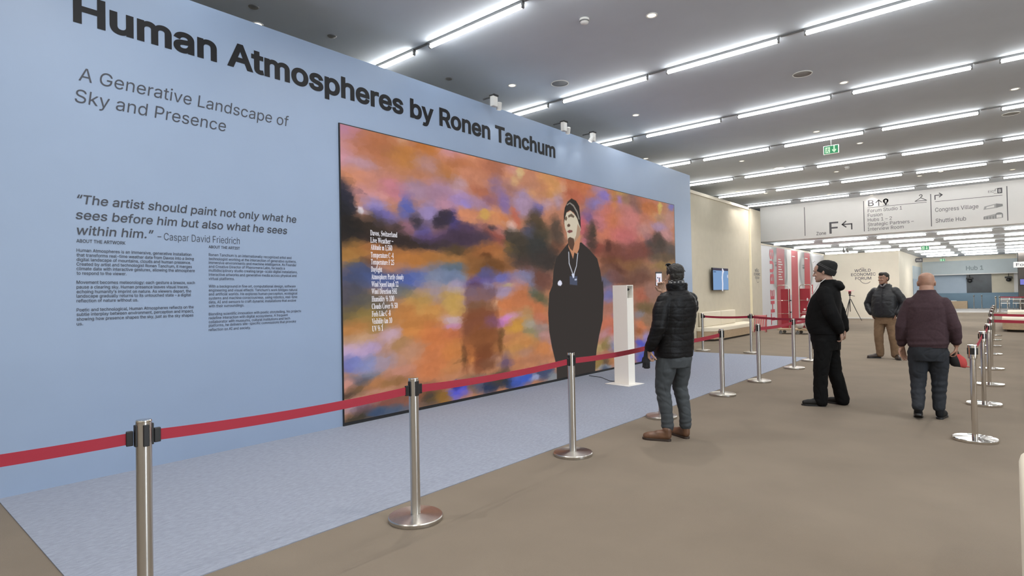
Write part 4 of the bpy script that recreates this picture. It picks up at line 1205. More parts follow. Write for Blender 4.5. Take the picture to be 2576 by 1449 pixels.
# ---------------------------------------------------------------- bench
def rr(x0, x1, y0, y1, r, cut=0.0):
    pts = []
    for cx, cy, a in ((x1 - r, y1 - r, 0), (x0 + r, y1 - r, 90), (x0 + r, y0 + r, 180), (x1 - r, y0 + r, 270)):
        pts += [(cx + r * math.cos(math.radians(a + 15 * i)), cy + r * math.sin(math.radians(a + 15 * i))) for i in range(7)]
    return pts
t = thing('bench', 'cream upholstered bench with oak base and low back along the beige wall', 'bench', (-6.95, 19.2, 0))
pl = [(-.29, -2.0), (-.05, -2.02), (.18, -1.85), (.29, -1.55), (.30, 0), (.28, 1.2), (.15, 1.75), (-.05, 2.05), (-.29, 2.1)]
sc_ = lambda k: [(x * k, y * (1 - (1 - k) * .2)) for x, y in pl]
bm = bmesh.new(); prism(bm, sc_(0.86), 0.0, 0.06); build('plinth', bm, M['shadow_gap'], t)
bm = bmesh.new(); prism(bm, pl, 0.06, 0.30, 0.01); build('oak_base', bm, M['wood'], t)
bm = bmesh.new(); prism(bm, sc_(1.02), 0.30, 0.42, 0.03); build('seat_cushion', bm, M['cushion'], t, True, 40)
for y0, y1 in ((-1.86, -.42), (-.40, .92)):
    bm = bmesh.new(); box(bm, -0.285, -0.13, y0, y1, 0.42, 0.88, 0.03, seg=3); build('back_cushion', bm, M['cushion'], t, True, 40)
# ---------------------------------------------------------------- sofas at the right
t = thing('lounge_sofa', 'rounded oak and cream lounge island behind the right row of posts', 'sofa', (1.0, 26.6, 0))
pl = rr(-1.12, 1.2, -1.75, 1.75, 0.4)
bm = bmesh.new(); prism(bm, [(x * .9, y * .92) for x, y in pl], 0, 0.08); build('plinth', bm, M['shadow_gap'], t)
bm = bmesh.new(); prism(bm, pl, 0.08, 0.33, 0.01); build('oak_base', bm, M['wood'], t)
bm = bmesh.new(); prism(bm, [(x * 1.01, y * 1.01) for x, y in pl], 0.33, 0.45, 0.03); build('seat_cushion', bm, M['cushion'], t, True, 40)
t = thing('lounge_sofa', 'far cream sofa with high backrest beyond the oak lounge island', 'sofa', (1.1, 33.0, 0))
bm = bmesh.new(); prism(bm, rr(-1.05, 1.2, -1.2, 1.2, .2), 0.0, 0.30, 0.01); build('oak_base', bm, M['wood'], t)
bm = bmesh.new(); prism(bm, rr(-1.08, 1.22, -1.22, 1.22, .2), 0.30, 0.44, 0.03); build('seat_cushion', bm, M['cushion'], t, True, 40)
bm = bmesh.new(); box(bm, 0.36, 1.2, 0.2, 0.9, 0.44, 1.05, 0.12, seg=4); build('backrest', bm, M['cushion'], t, True, 40)
t = thing('lounge_sofa', 'cream rounded sofa edge cut off at the right picture border, nearest us', 'sofa', (0.932, 3.0, 0))
bm = bmesh.new(); prism(bm, rr(-0.80, 1.3, -0.8, 0.75, .18), 0.0, 0.10); build('plinth', bm, M['shadow_gap'], t)
bm = bmesh.new(); prism(bm, rr(-0.90, 1.4, -0.9, 0.85, .22), 0.10, 0.42, 0.04); build('seat', bm, M['cushion'], t, True, 40)
bm = bmesh.new(); prism(bm, rr(-0.905, -0.62, -0.9, 0.85, .12), 0.10, 0.71, 0.06); build('armrest', bm, M['cushion'], t, True, 40)
# ---------------------------------------------------------------- poster wall "the bus"
pan = thing('poster_wall', 'big white and red poster wall with cut-up portraits and vertical red lettering', 'poster', (XBW, 23.5, 0))
bm = bmesh.new(); box(bm, -0.25, 0.0, 0.0, 10.35, 0.0, 3.30); build('panel', bm, mat('poster white', (0.66, 0.66, 0.69), 0.6), pan)
bm = bmesh.new(); box(bm, -0.25, 0.015, 0.0, 10.35, 3.30, 3.36, 0.006); build('cornice', bm, M['cream'], pan)
PO, PU, PV = (0, -23.5, 0), (0, 1, 0), (0, 0, 1)
red = mat('poster red', (0.42, 0.045, 0.06), 0.6, var=0.03, vscale=2); red2 = mat('poster type red', (0.55, 0.05, 0.08), 0.6)
# portraits as printed tone areas
NUy, NVz = 190, 100
PY, PZ = np.meshgrid(np.linspace(24.9, 31.6, NUy + 1), np.linspace(1.3, 3.28, NVz + 1))
pim = np.zeros(PY.shape + (3,)); pim[:] = 0.64
def soft(y, z, ry, rz, v, k=6):
    w = 1 / (1 + np.exp((np.sqrt(((PY - y) / ry) ** 2 + ((PZ - z) / rz) ** 2) - 1) * k)); pim[:] = pim + w[..., None] * (v - pim)
for cy in (25.95, 30.2):
    soft(cy, 2.45, 1.22, 0.95, 0.04, 18); soft(cy + .02, 2.36, 1.03, 0.80, 0.46, 11); soft(cy - .55, 2.35, .3, .6, 0.38, 4)
    soft(cy - .45, 2.55, .20, .05, 0.08); soft(cy + .45, 2.55, .20, .05, 0.08); soft(cy - .45, 2.66, .26, .03, 0.15); soft(cy + .45, 2.66, .26, .03, 0.15)
    soft(cy + .05, 2.22, .18, .06, 0.25, 4); soft(cy + .02, 2.0, .32, .035, 0.18); soft(cy + .02, 1.93, .3, .05, 0.40, 4); soft(cy, 3.2, 1.0, 0.2, 0.12, 6)
pim *= (1 + 0.06 * fbm(PY, PZ, 6, 5))[..., None]
quadgrid('portrait_print', (0.003, 24.9 - 23.5, 1.3), (0, 6.7, 0), (0, 0, 1.98), NUy, NVz, attrmat('portrait print', rough=0.6), pan, pim)
for a, b, c, d, z0, z1 in ((25.56, 26.69, 25.39, 26.50, 0.03, 3.28), (27.72, 28.77, 27.62, 28.72, 0.03, 3.28), (29.91, 30.92, 29.85, 30.88, 0.03, 3.28), (31.11, 31.40, 31.08, 31.38, 0.03, 1.76)):
    flat('red_stripe', [[(c, z0), (d, z0), (b, z1), (a, z1)]], red, pan, PO, PU, PV, 0.006)
flat('white_strip', [[(27.05, 1.3), (27.7, 1.3), (27.72, 3.28), (27.08, 3.28)], [(28.75, 1.3), (28.92, 1.3), (28.92, 3.28), (28.78, 3.28)]], M['white'], pan, PO, PU, PV, 0.005)
flat('white_caption', [[(25.75 + 0.0, 1.95 + i * 0.105), (26.35 - 0.12 * (i % 3), 1.95 + i * 0.105), (26.35 - 0.12 * (i % 3), 1.99 + i * 0.105), (25.75, 1.99 + i * 0.105)] for i in range(9)] + [[(27.82, 3.0), (28.3, 3.0), (28.3, 3.04), (27.82, 3.04)], [(30.0, 2.98), (30.5, 2.98), (30.5, 3.03), (30.0, 3.03)]], M['white'], pan, PO, PU, PV, 0.009)
# vertical lettering reads upwards
lettering('vertical_lettering', [('THE BUS', 0.12, 3.20, 0.0, 0.52)], red2, pan, (0.006, 25.12 - 23.5, 0), (0, 0, 1), (0, -1, 0), weight=0.03, raise_by=0.0)
# ---------------------------------------------------------------- cart
t = thing('trolley', 'red panelled trolley with steel hoops and stuffed sacks before the poster wall', 'trolley', (-5.55, 21.55, 0))
bm = bmesh.new(); box(bm, -0.52, 0.50, -0.30, 0.30, 0.13, 0.18, 0.01); build('deck', bm, M['wood'], t)
for sx in (-0.42, 0.12):
    for sy in (-0.24, 0.22):
        bm = bmesh.new(); tube(bm, [(sx, sy - .014, 0.055), (sx, sy + .014, 0.055)], 0.055, 16, caps=False); box(bm, sx - .02, sx + .02, sy - .022, sy + .022, 0.08, 0.13); build('wheel', bm, M['grey_metal'], t, True, 40)
for x0, x1, yy in ((-0.52, -0.14, -0.22), (0.12, 0.50, 0.12)):
    bm = bmesh.new(); tube(bm, [(x0, yy, 0.16), (x0, yy, 1.62), (x0 + .06, yy, 1.68), (x1 - .06, yy, 1.68), (x1, yy, 1.62), (x1, yy, 0.16)], 0.014, 10); 
    for z in (0.7, 1.15): tube(bm, [(x0, yy, z), (x1, yy, z)], 0.007, 8)
    build('hoop', bm, M['chrome'], t, True)
for x0, x1, yy in ((-0.40, -0.10, -0.20), (0.10, 0.44, 0.14)):
    bm = bmesh.new(); box(bm, x0, x1, yy, yy + 0.03, 0.20, 1.55, 0.006); build('red_panel', bm, mat('trolley red', (0.33, 0.02, 0.035), 0.55), t)
    bm = bmesh.new()
    for z in (0.45, 0.75, 1.15): box(bm, x1 - .02, x1 + .03, yy - .03, yy + .04, z - .02, z + .02, .004)
    build('buckle', bm, M['black'], t)
flat('panel_mark', [arc(0.27, 0.84, 0.035, 0, 345, 10), [(0.19, 0.74), (0.36, 0.74), (0.36, 0.76), (0.19, 0.76)]], M['offwhite'], t, (0, 0.139, 0), (1, 0, 0), (0, 0, 1), 0.002)
bagm = mat('white sack cloth', (0.62, 0.58, 0.56), 0.85, var=0.15, vscale=7)
def sack(lab, loc, r, rot):
    bm = bmesh.new(); ellip(bm, (0, 0, 0), r, 20)
    for v in bm.verts: v.co += v.co.normalized() * 0.02 * noise.noise(v.co * 9 + Vector(loc))
    o = build('sack', bm, bagm, None, True); o.location = loc; o.rotation_euler = rot; tag(o, lab, 'sack', 'stuffed sacks on the trolley'); return o
sack('pale stuffed sack with grey spots lying in front on the trolley', (-5.36, 21.37, 0.345), (0.12, 0.13, 0.16), (0.3, 0.2, 0.5))
sack('pale stuffed sack at the right behind on the trolley', (-5.10, 21.45, 0.335), (0.15, 0.12, 0.14), (0.2, 0.4, 0))
sack('small pinkish stuffed sack on top of the other two sacks', (-5.25, 21.50, 0.555), (0.14, 0.10, 0.08), (0, -0.2, 0))
# pink folded chair leaning at the pier
t = thing('folding_chair', 'pink slatted folding chair beside the pier, behind a belt post', 'chair', (-6.86, 21.95, 0), math.radians(12))
pink = mat('pink lacquer', (0.58, 0.19, 0.20), 0.6)
for i in range(5):
    bm = bmesh.new(); x = -0.17 + i * 0.075; box(bm, x, x + 0.052, -0.01, 0.008, 0.05, 0.60, 0.004)
    bmesh.ops.transform(bm, matrix=Matrix.Rotation(math.radians(-9), 4, 'X') @ Matrix.Rotation(math.radians(5), 4, 'Y'), verts=bm.verts); build('slat', bm, pink, t)
bm = bmesh.new(); box(bm, -0.19, 0.22, 0.0, 0.02, 0.55, 0.62, 0.004); box(bm, -0.19, 0.24, 0.0, 0.02, 0.12, 0.17, 0.004); bmesh.ops.transform(bm, matrix=Matrix.Rotation(math.radians(-9), 4, 'X'), verts=bm.verts); build('cross_rail', bm, pink, t)
for x in (-0.19, 0.21):
    bm = bmesh.new(); tube(bm, [(x, 0.10, 0.0), (x + .02, 0.0, 0.62)], 0.014, 8); tube(bm, [(x, -0.20, 0.0), (x + .02, 0.08, 0.5)], 0.014, 8); build('leg', bm, mat('dark pink lacquer', (0.36, 0.09, 0.09), 0.6), t, True)
# ---------------------------------------------------------------- tripod
t = thing('tripod', 'black camera tripod standing in front of the cream logo wall', 'tripod', (-5.62, 31.2, 0))
for a in (-100, 20, 140):
    c, s = math.cos(math.radians(a)), math.sin(math.radians(a))
    bm = bmesh.new(); tube(bm, [(0.03 * c, 0.03 * s, 1.02), (0.24 * c, 0.24 * s, 0.5), (0.46 * c, 0.46 * s, 0.012)], [0.018, 0.015, 0.012], 8); build('leg', bm, M['black'], t, True)
bm = bmesh.new(); tube(bm, [(0, 0, 0.45), (0, 0, 1.22)], 0.016, 8); build('centre_column', bm, M['black'], t, True)
bm = bmesh.new(); box(bm, -0.04, 0.04, -0.04, 0.04, 1.18, 1.27, 0.01); tube(bm, [(0, 0, 1.22), (0.2, -0.03, 1.17)], 0.013, 8); build('pan_head', bm, M['black'], t)
bm = bmesh.new(); box(bm, -0.055, 0.055, -0.05, 0.05, 0, 0.13, 0.01); o = build('camera_body', bm, mat('dark red camera', (0.10, 0.015, 0.02), 0.4)); o.location = (-5.62, 31.2, 1.272)
cam_o = thing('video_camera', 'small dark red camera with pink lit top on the black tripod', 'camera', (-5.62, 31.2, 1.272)); o.parent = cam_o; o.location = (0, 0, 0)
bm = bmesh.new(); box(bm, -0.17, 0.17, -0.02, 0.02, 0.15, 0.165); box(bm, -0.05, 0.05, -0.04, 0.04, 0.128, 0.155); build('top_light', bm, emat('pink light', (1, 0.35, 0.42), 1.0), cam_o)
# spots over the cream wall
def make_small_spot(lab, grp):
    t = thing('track_spot', lab, 'spotlight', group=grp)
    bm = bmesh.new(); tube(bm, [(0, -0.05, 0.02), (0.0, 0.08, -0.10)], 0.05, 14); build('lamp_head', bm, M['grey_metal'], t, True)
    bm = bmesh.new(); tube(bm, [(0, 0, 0), (0, 0, 0.17)], 0.015, 8); build('stem', bm, M['grey_metal'], t); return t
s0 = make_small_spot('small grey spotlight, left of the pair over the cream logo wall', 'spotlights over the cream wall'); s0.location = (-6.2, 33.2, 3.48)
dup(s0, 'small grey spotlight, right of the pair over the cream logo wall', (-6.0, 33.0, 3.47))
# ---------------------------------------------------------------- far hub furniture
t = thing('counter', 'long pale oak reception counter in front of the hub', 'counter', (-3.1, 51.0, 0))
bm = bmesh.new(); box(bm, -1.2, 1.05, -0.3, 0.3, 0, 0.52, 0.01); build('body', bm, M['wood'], t)
bm = bmesh.new(); box(bm, -1.2, 0.45, -0.32, 0.32, 0.52, 0.56, 0.01); build('worktop', bm, M['white'], t)
for i, (x, z, lab) in enumerate([(-1.92, 2.05, 'dark moving-head stage lamp at the hub window'), (0.15, 2.12, 'dark moving-head stage lamp at the right of the hub front')]):
    t = thing('stage_lamp', lab, 'lamp', (x, 51.62, 2.02), group='stage lamps in the hub')
    bm = bmesh.new(); ellip(bm, (0, 0, -0.1), (0.15, 0.12, 0.12), 14); build('lamp_head', bm, M['black'], t, True)
    bm = bmesh.new(); box(bm, -0.2, 0.2, -0.08, 0.08, 0.02, 0.14, 0.02); tube(bm, [(0, 0, 0.1), (0, 0, 0.365)], 0.02, 8); build('yoke', bm, M['black'], t)
t = thing('hanging_sign', 'white hanging sign with grey lettering by the dark wall', 'sign', (1.15, 46.0, 2.77))
bm = bmesh.new(); box(bm, -0.78, 0.9, 0, 0.05, -0.17, 0.17, 0.01); build('board', bm, M['offwhite'], t)
bm = bmesh.new(); tube(bm, [(-0.6, 0.02, 0.15), (-0.6, 0.02, 0.88)], 0.01, 8); tube(bm, [(0.7, 0.02, 0.15), (0.7, 0.02, 0.88)], 0.01, 8); build('suspension_rod', bm, M['grey_metal'], t)
lettering('sign_lettering', [('Forum', -0.66, 0.25, -0.09, 0.18)], M['sign_ink'], t, (0, 0, 0), (1, 0, 0), (0, 0, 1), weight=0.01, res=3)
t = thing('projecting_sign', 'small dark hub sign projecting from the passage wall', 'sign', (-4.6, 47.2, 3.35))
bm = bmesh.new(); box(bm, 0.02, 0.42, -0.02, 0.02, -0.14, 0.14, 0.01); build('board', bm, M['sign_ink'], t)
bm = bmesh.new(); box(bm, 0, 0.03, -0.05, 0.05, -0.08, 0.08); build('bracket', bm, M['grey_metal'], t)
lettering('sign_lettering', [('Hub', 0.08, 0.36, -0.05, 0.11)], M['offwhite'], t, (0, -0.02, 0), (1, 0, 0), (0, 0, 1), weight=0.01, res=3)
t = thing('wall_screen', 'small purple blue screen on the dark wall, at the right edge', 'screen', (0.92, 47.95, 1.74))
bm = bmesh.new(); box(bm, -0.27, 0.4, 0, 0.05, -0.2, 0.2, 0.006); build('housing', bm, M['black'], t)
flat('lit_picture', [[(-.24, -.17), (.37, -.17), (.37, .17), (-.24, .17)]], emat('violet screen', (0.22, 0.22, 0.62), 1.0), t, (0, 0, 0), (1, 0, 0), (0, 0, 1), .002)
# glass tables and chairs beyond the lounge
def make_table(lab):
    t = thing('bistro_table', lab, 'table', group='small pale tables by the far belts')
    bm = bmesh.new(); lathe(bm, [(0, 0.71), (0.34, 0.71), (0.345, 0.73), (0, 0.735)], 24); build('tabletop', bm, M['white'], t, True, 40)
    bm = bmesh.new(); tube(bm, [(0, 0, 0.02), (0, 0, 0.71)], 0.03, 10); build('pedestal', bm, M['chrome'], t, True)
    bm = bmesh.new(); lathe(bm, [(0, 0), (0.22, 0), (0.22, 0.02), (0, 0.03)], 24); build('foot', bm, M['chrome'], t, True, 40); return t
def make_chair(lab):
    t = thing('chair', lab, 'chair', group='pale chairs by the far belts')
    bm = bmesh.new(); box(bm, -0.22, 0.22, -0.22, 0.22, 0.43, 0.47, 0.015); build('seat', bm, M['white'], t)
    bm = bmesh.new(); box(bm, -0.21, 0.21, 0.18, 0.21, 0.52, 0.84, 0.012); build('backrest', bm, M['grey_metal'], t)
    for sx in (-.19, .19):
        for sy, h in ((-.19, .43), (.19, .84)):
            bm = bmesh.new(); tube(bm, [(sx, sy, 0.005), (sx, sy, h)], 0.012, 8); build('leg', bm, M['chrome'], t, True)
    return t
b0 = make_table('round pale bistro table at left behind the far red belts'); b0.location = (0.05, 45.6, 0)
dup(b0, 'round pale bistro table at right behind the far red belts', (0.62, 45.0, 0))
c0 = make_chair('pale chair left of the bistro tables'); c0.location = (-0.05, 46.7, 0)
dup(c0, 'pale chair between the bistro tables', (0.56, 46.7, 0), math.radians(20))
# ---------------------------------------------------------------- people
def fuse(name, bm, m, parent, voxel=0.006, smooth=3, disp=None, mats=None):
    """fuse overlapping closed pieces into one continuous skin"""
    me = bpy.data.meshes.new('raw'); bmesh.ops.recalc_face_normals(bm, faces=bm.faces); bm.to_mesh(me); bm.free()
    o = bpy.data.objects.new('raw', me); COL.objects.link(o)
    r = o.modifiers.new('r', 'REMESH'); r.mode = 'VOXEL'; r.voxel_size = voxel
    s = o.modifiers.new('s', 'SMOOTH'); s.factor = 0.5; s.iterations = smooth
    bpy.context.view_layer.update()
    out = bpy.data.meshes.new_from_object(o.evaluated_get(bpy.context.evaluated_depsgraph_get()))
    bpy.data.objects.remove(o); bpy.data.meshes.remove(me)
    n = len(out.vertices)
    if disp is not None and n:
        co = np.empty(n * 3, np.float32); no = np.empty(n * 3, np.float32)
        out.vertices.foreach_get('co', co); out.vertices.foreach_get('normal', no)
        co = co.reshape(-1, 3); no = no.reshape(-1, 3)
        co += no * disp(co)[:, None].astype(np.float32); out.vertices.foreach_set('co', co.reshape(-1)); out.update()
    for p in out.polygons: p.use_smooth = True
    out.name = name
    for x in (m if isinstance(m, (list, tuple)) else [m]): out.materials.append(x)
    return link(name, out, parent)
def nz(co, s, seed=0.0):
    return np.array([noise.noise(Vector((x * s[0] + seed, y * s[1], z * s[2]))) for x, y, z in co])
def folds(amp=0.006, s=(7, 7, 16), seed=0.0, extra=None):
    def f(co):
        d = amp * nz(co, s, seed) + amp * 0.5 * nz(co, [q * 2.3 for q in s], seed + 9)
        # creases: ridged noise
        d -= amp * 0.7 * np.clip(0.18 - np.abs(nz(co, [q * 1.2 for q in s], seed + 31)), 0, 1) / 0.18
        if extra is not None: d = d + extra(co)
        return d
    return f
HEAD = [(-.118, .020, -.084, -.050), (-.110, .034, -.095, -.032), (-.094, .047, -.099, -.002), (-.072, .056, -.098, .028), (-.050, .062, -.096, .062),
        (-.028, .067, -.095, .084), (0, .071, -.090, .095), (.024, .073, -.096, .100), (.050, .074, -.094, .102), (.075, .069, -.082, .097), (.095, .057, -.060, .080), (.109, .038, -.032, .056), (.116, .014, -.004, .030)]
def head_mesh(bm, M, w=1.0, nose=1.0):
    tmp = bmesh.new()
    rings_loft(tmp, [(z, 0, (yf + yb) / 2, rx * w, (yb - yf) / 2, (yb - yf) / 2, 2.25) for z, rx, yf, yb in HEAD], 28)
    tube(tmp, [(0, -.090, .014), (0, -.104, -.008), (0, -.116 * (0.85 + .15 * nose), -.030)], [.008, .0095, .0125], 10)
    for s in (-1, 1):
        ellip(tmp, (s * .013, -.101, -.035), (.009, .011, .008), 10)
        tube(tmp, [(s * .050, -.078, .020), (s * .030, -.093, .026), (s * .012, -.096, .021)], [.006, .009, .007], 8)
        ellip(tmp, (s * .040, -.080, -.030), (.020, .014, .018), 12)
        R = Matrix.Rotation(s * math.radians(-18), 3, 'Z') @ Matrix.Rotation(math.radians(-8), 3, 'X')
        ellip(tmp, (s * .077 * w, .014, -.008), (.008, .019, .032), 14, R)
        ellip(tmp, (s * .074 * w, .002, -.004), (.008, .010, .020), 10, R)
    tube(tmp, [(-.024, -.094, -.066), (-.008, -.102, -.063), (.008, -.102, -.063), (.024, -.094, -.066)], [.003, .006, .006, .003], 8)
    tube(tmp, [(-.021, -.094, -.075), (0, -.101, -.077), (.021, -.094, -.075)], [.003, .007, .003], 8)
    ellip(tmp, (0, -.093, -.102), (.020, .013, .014), 12)
    bmesh.ops.transform(tmp, matrix=M, verts=tmp.verts)
    me = bpy.data.meshes.new('h'); tmp.to_mesh(me); tmp.free(); bm.from_mesh(me); bpy.data.meshes.remove(me)
def hand_mesh(bm, wrist, d, n, side, curls=(0.35, 0.4, 0.45, 0.5), thumb=0.35, sc=1.0, spread=0.12):
    """d: wrist to knuckles, n: the way the palm faces, side: +1/-1 picks the thumb side (d x n * side)"""
    w = Vector(wrist); d = Vector(d).normalized(); n = Vector(n); n = (n - d * n.dot(d)).normalized(); s = d.cross(n) * side
    for off, r in ((-.024, .0125), (-.008, .0135), (.008, .0135), (.023, .0125)):
        tube(bm, [w + s * off * .65 * sc + d * .004, w + (d * .045 + s * off) * sc, w + (d * .088 + s * off * 1.15) * sc], [.016 * sc, r * sc, .0108 * sc], 10)
    for i, (off, ln, r) in enumerate(((.029, .070, .0092), (.0095, .078, .0095), (-.0105, .073, .0090), (-.029, .058, .0080))):
        b = w + (d * .086 + s * off) * sc; c = curls[i]; p = [b]; a = c * .8; fd = (d + s * off * spread * 30 * .1).normalized()
        for k, fr in enumerate((.44, .32, .24)):
            p.append(p[-1] + (fd * math.cos(a) + n * math.sin(a)) * ln * fr * sc); a += c * 1.15
        tube(bm, p, [r * sc, r * .95 * sc, r * .88 * sc, r * .74 * sc], 10)
    b = w + (d * .022 + s * .026 + n * .004) * sc; t = (d * .62 + s * .72 + n * .25).normalized(); u = (d * .85 + s * .25 + n * (.25 + thumb)).normalized()
    tube(bm, [b, b + t * .042 * sc, b + (t * .042 + u * .032) * sc, b + (t * .042 + u * .058) * sc], [.0145 * sc, .0120 * sc, .0100 * sc, .0080 * sc], 10)
def shoe(parent, heel, toe_dir, m, sole, L=0.29, boot=0.10, pitch=0.0, name='shoe'):
    tmp = bmesh.new()
    tube(tmp, [(0, -.035, .052), (0, -.09, .052), (0, -.15, .044), (0, -.205, .038), (0, -.245, .034)], [.040, .043, .045, .045, .036], 16, flat=((1, 0, 0), 1.0))
    tube(tmp, [(0, -.04, .05), (0, -.042, boot + .02)], [.040, .043], 16); tube(tmp, [(0, -.06, .075), (0, -.13, .062), (0, -.17, .05)], [.042, .040, .034], 14)
    for v in tmp.verts: v.co.z = max(v.co.z, .012); v.co.y *= L / .285
    R = Matrix.Translation(Vector(heel)) @ Matrix.Rotation(toe_dir, 4, 'Z') @ Matrix.Rotation(pitch, 4, 'X')
    bmesh.ops.transform(tmp, matrix=R, verts=tmp.verts)
    sh = fuse(name, tmp, m, parent, 0.007, 3)
    tmp = bmesh.new(); k = L / .285
    pl = [(.036 * math.cos(a), -.04 * k + .038 * math.sin(a)) for a in [math.pi * i / 8 for i in range(9)]] + [(-.036, -.1 * k), (-.047, -.19 * k), (-.042, -.235 * k), (-.022, -.27 * k), (0, -.282 * k), (.022, -.27 * k), (.042, -.235 * k), (.047, -.19 * k), (.036, -.1 * k)]
    prism(tmp, [(x * 1.02, y) for x, y in pl], 0.0, 0.022, 0.003); bmesh.ops.transform(tmp, matrix=R, verts=tmp.verts)
    build('sole', tmp, sole, sh); return sh
def eyes(parent, M, iris):
    for s in (-1, 1):
        bm = bmesh.new(); ellip(bm, (s * .031, -.0795, .003), (.0120, .0125, .0078), 16); bmesh.ops.transform(bm, matrix=M, verts=bm.verts)
        e = build('eye', bm, M_EYE, parent, True)
        bm = bmesh.new(); ellip(bm, (s * .031, -.0897, .003), (.0058, .0035, .0062), 12); bmesh.ops.transform(bm, matrix=M, verts=bm.verts); build('iris', bm, iris, e, True)
        bm = bmesh.new(); tube(bm, [(s * .047, -.086, .0250), (s * .030, -.1005, .0300), (s * .013, -.1025, .0255)], [.0022, .0034, .0028], 8); bmesh.ops.transform(bm, matrix=M, verts=bm.verts); build('eyebrow', bm, iris, parent, True)
M_EYE = mat('eye white', (0.42, 0.38, 0.35), 0.3)
def skin(name, c): 
    m = mat(name, c, 0.5, var=0.10, vscale=28, bump=0.05, bscale=180); b = m.node_tree.nodes['Principled BSDF']
    b.inputs['Subsurface Weight'].default_value = 0.12; b.inputs['Subsurface Radius'].default_value = (0.012, 0.005, 0.003); return m
brownhair = mat('near black hair', (0.014, 0.012, 0.010), 0.55, var=0.4, vscale=60, bump=0.6, bscale=120, stretch=(1, 1, .4))
def lean(P, k, z0, skip=()):
    for o in P.children_recursive:
        if o.type == 'MESH' and o.data.users == 1:
            for v in o.data.vertices:
                if v.co.z > z0: v.co.y += k * (v.co.z - z0)
def facing(px, py): return math.atan2(px, -py)
def TR(x, y, z, yaw=0, pitch=0, roll=0, s=1.0):
    return Matrix.Translation((x, y, z)) @ Matrix.Rotation(math.radians(yaw), 4, 'Z') @ Matrix.Rotation(math.radians(pitch), 4, 'X') @ Matrix.Rotation(math.radians(roll), 4, 'Y') @ Matrix.Scale(s, 4)
# local frame of every figure: faces -y, left hand +x, feet at z = 0
# ---- 1. man photographing the screen with his phone
P1 = thing('person', 'man in black quilted jacket and grey trousers, photographing the screen with his phone', 'person', (-2.63, 5.62, 0), facing(-.92, .39))
sk = skin('tan skin', (0.42, 0.25, 0.17))
Mh = TR(0, -.045, 1.665, -12, 3, 0, 1.0)
bm = bmesh.new(); head_mesh(bm, Mh)
tube(bm, [(0, .015, 1.40), (0, .005, 1.50), (0, -.03, 1.60)], [.062, .058, .056], 18)
rings_loft(bm, [(.86, 0, .01, .13, .09, .10, 2.3), (1.05, 0, .0, .13, .09, .09, 2.3), (1.3, 0, .01, .15, .09, .09, 2.3), (1.44, 0, .015, .13, .06, .06, 2.2)], 20)
# arms: right raised with phone, left hanging
tube(bm, [(-.17, .01, 1.42), (-.27, -.12, 1.22), (-.235, -.455, 1.50)], [.045, .04, .026], 12)
tube(bm, [(.18, .02, 1.42), (.245, .06, 1.15), (.285, -.02, .935)], [.045, .04, .027], 12)
hand_mesh(bm, (-.235, -.465, 1.512), (.36, -.05, .80), (.55, 1, .05), -1, (.55, .65, .75, .8), .2)
hand_mesh(bm, (.286, -.025, .93), (.04, -.12, -1), (-1, .25, 0), 1, (.75, .9, .95, 1.0), .6)
for s, hx, kx, ax, ky, ay in ((1, .095, .125, .105, -.03, .02), (-1, -.095, -.10, -.10, -.03, .045)):
    tube(bm, [(hx, .01, .90), (kx, ky, .50), (ax, ay, .08)], [.055, .032, .030], 12)
body1 = fuse('body', bm, sk, P1, 0.0045, 2)
eyes(P1, Mh, brownhair)
# hair
bm = bmesh.new(); ellip(bm, (0, .014, .048), (.0815, .108, .082), 26); ellip(bm, (0, .050, .005), (.074, .068, .082), 20); ellip(bm, (0, .066, -.045), (.058, .042, .045), 16); ellip(bm, (0, -.045, .088), (.060, .055, .040), 16)
bmesh.ops.transform(bm, matrix=Mh, verts=bm.verts)
fuse('hair', bm, brownhair, P1, 0.0055, 2, lambda co: 0.0045 * nz(co, (40, 40, 40)) + 0.003 * nz(co, (90, 90, 60), 4))
# sunglasses pushed up on the head
bm = bmesh.new()
for s in (-1, 1):
    ellip(bm, (s * .036, -.072, .128), (.031, .010, .022), 16, Matrix.Rotation(math.radians(-52), 3, 'X'))
    tube(bm, [(s * .066, -.062, .125), (s * .084, .02, .075), (s * .084, .05, .045)], .0032, 8)
tube(bm, [(-.014, -.076, .13), (.014, -.076, .13)], .004, 8)
bmesh.ops.transform(bm, matrix=Mh, verts=bm.verts)
o = build('sunglasses', bm, M['black'], None, True); o.matrix_world = Matrix.Translation(P1.location + Matrix.Rotation(P1.rotation_euler.z, 3, 'Z') @ Vector((0, .112, 0))) @ Matrix.Rotation(P1.rotation_euler.z, 4, 'Z'); tag(o, 'dark sunglasses pushed up on the hair of the man with the phone', 'sunglasses')
jk = mat('black quilted nylon', (0.0055, 0.0055, 0.0065), 0.5, var=0.12, vscale=30, bump=0.18, bscale=70, spec=0.22)
bm = bmesh.new()
rings_loft(bm, [(.845, 0, .012, .198, .150, .158, 2.5), (.90, 0, .012, .212, .160, .165, 2.5), (1.0, 0, .010, .212, .165, .160, 2.5), (1.12, 0, .010, .208, .165, .155, 2.5), (1.26, 0, .012, .216, .155, .160, 2.6), (1.36, 0, .018, .214, .140, .155, 2.6), (1.44, 0, .022, .190, .115, .135, 2.5), (1.495, 0, .020, .135, .095, .110, 2.3), (1.53, 0, .012, .090, .082, .088, 2.2), (1.585, 0, -.004, .086, .084, .082, 2.1)], 36)
tube(bm, [(.150, .02, 1.425), (.215, .035, 1.33), (.262, .070, 1.15), (.290, .030, 1.02), (.290, -.008, .955)], [.092, .086, .075, .066, .056], 18)
tube(bm, [(-.150, .02, 1.425), (-.225, -.02, 1.33), (-.285, -.11, 1.215), (-.265, -.27, 1.34), (-.243, -.43, 1.465)], [.092, .086, .076, .066, .054], 18)
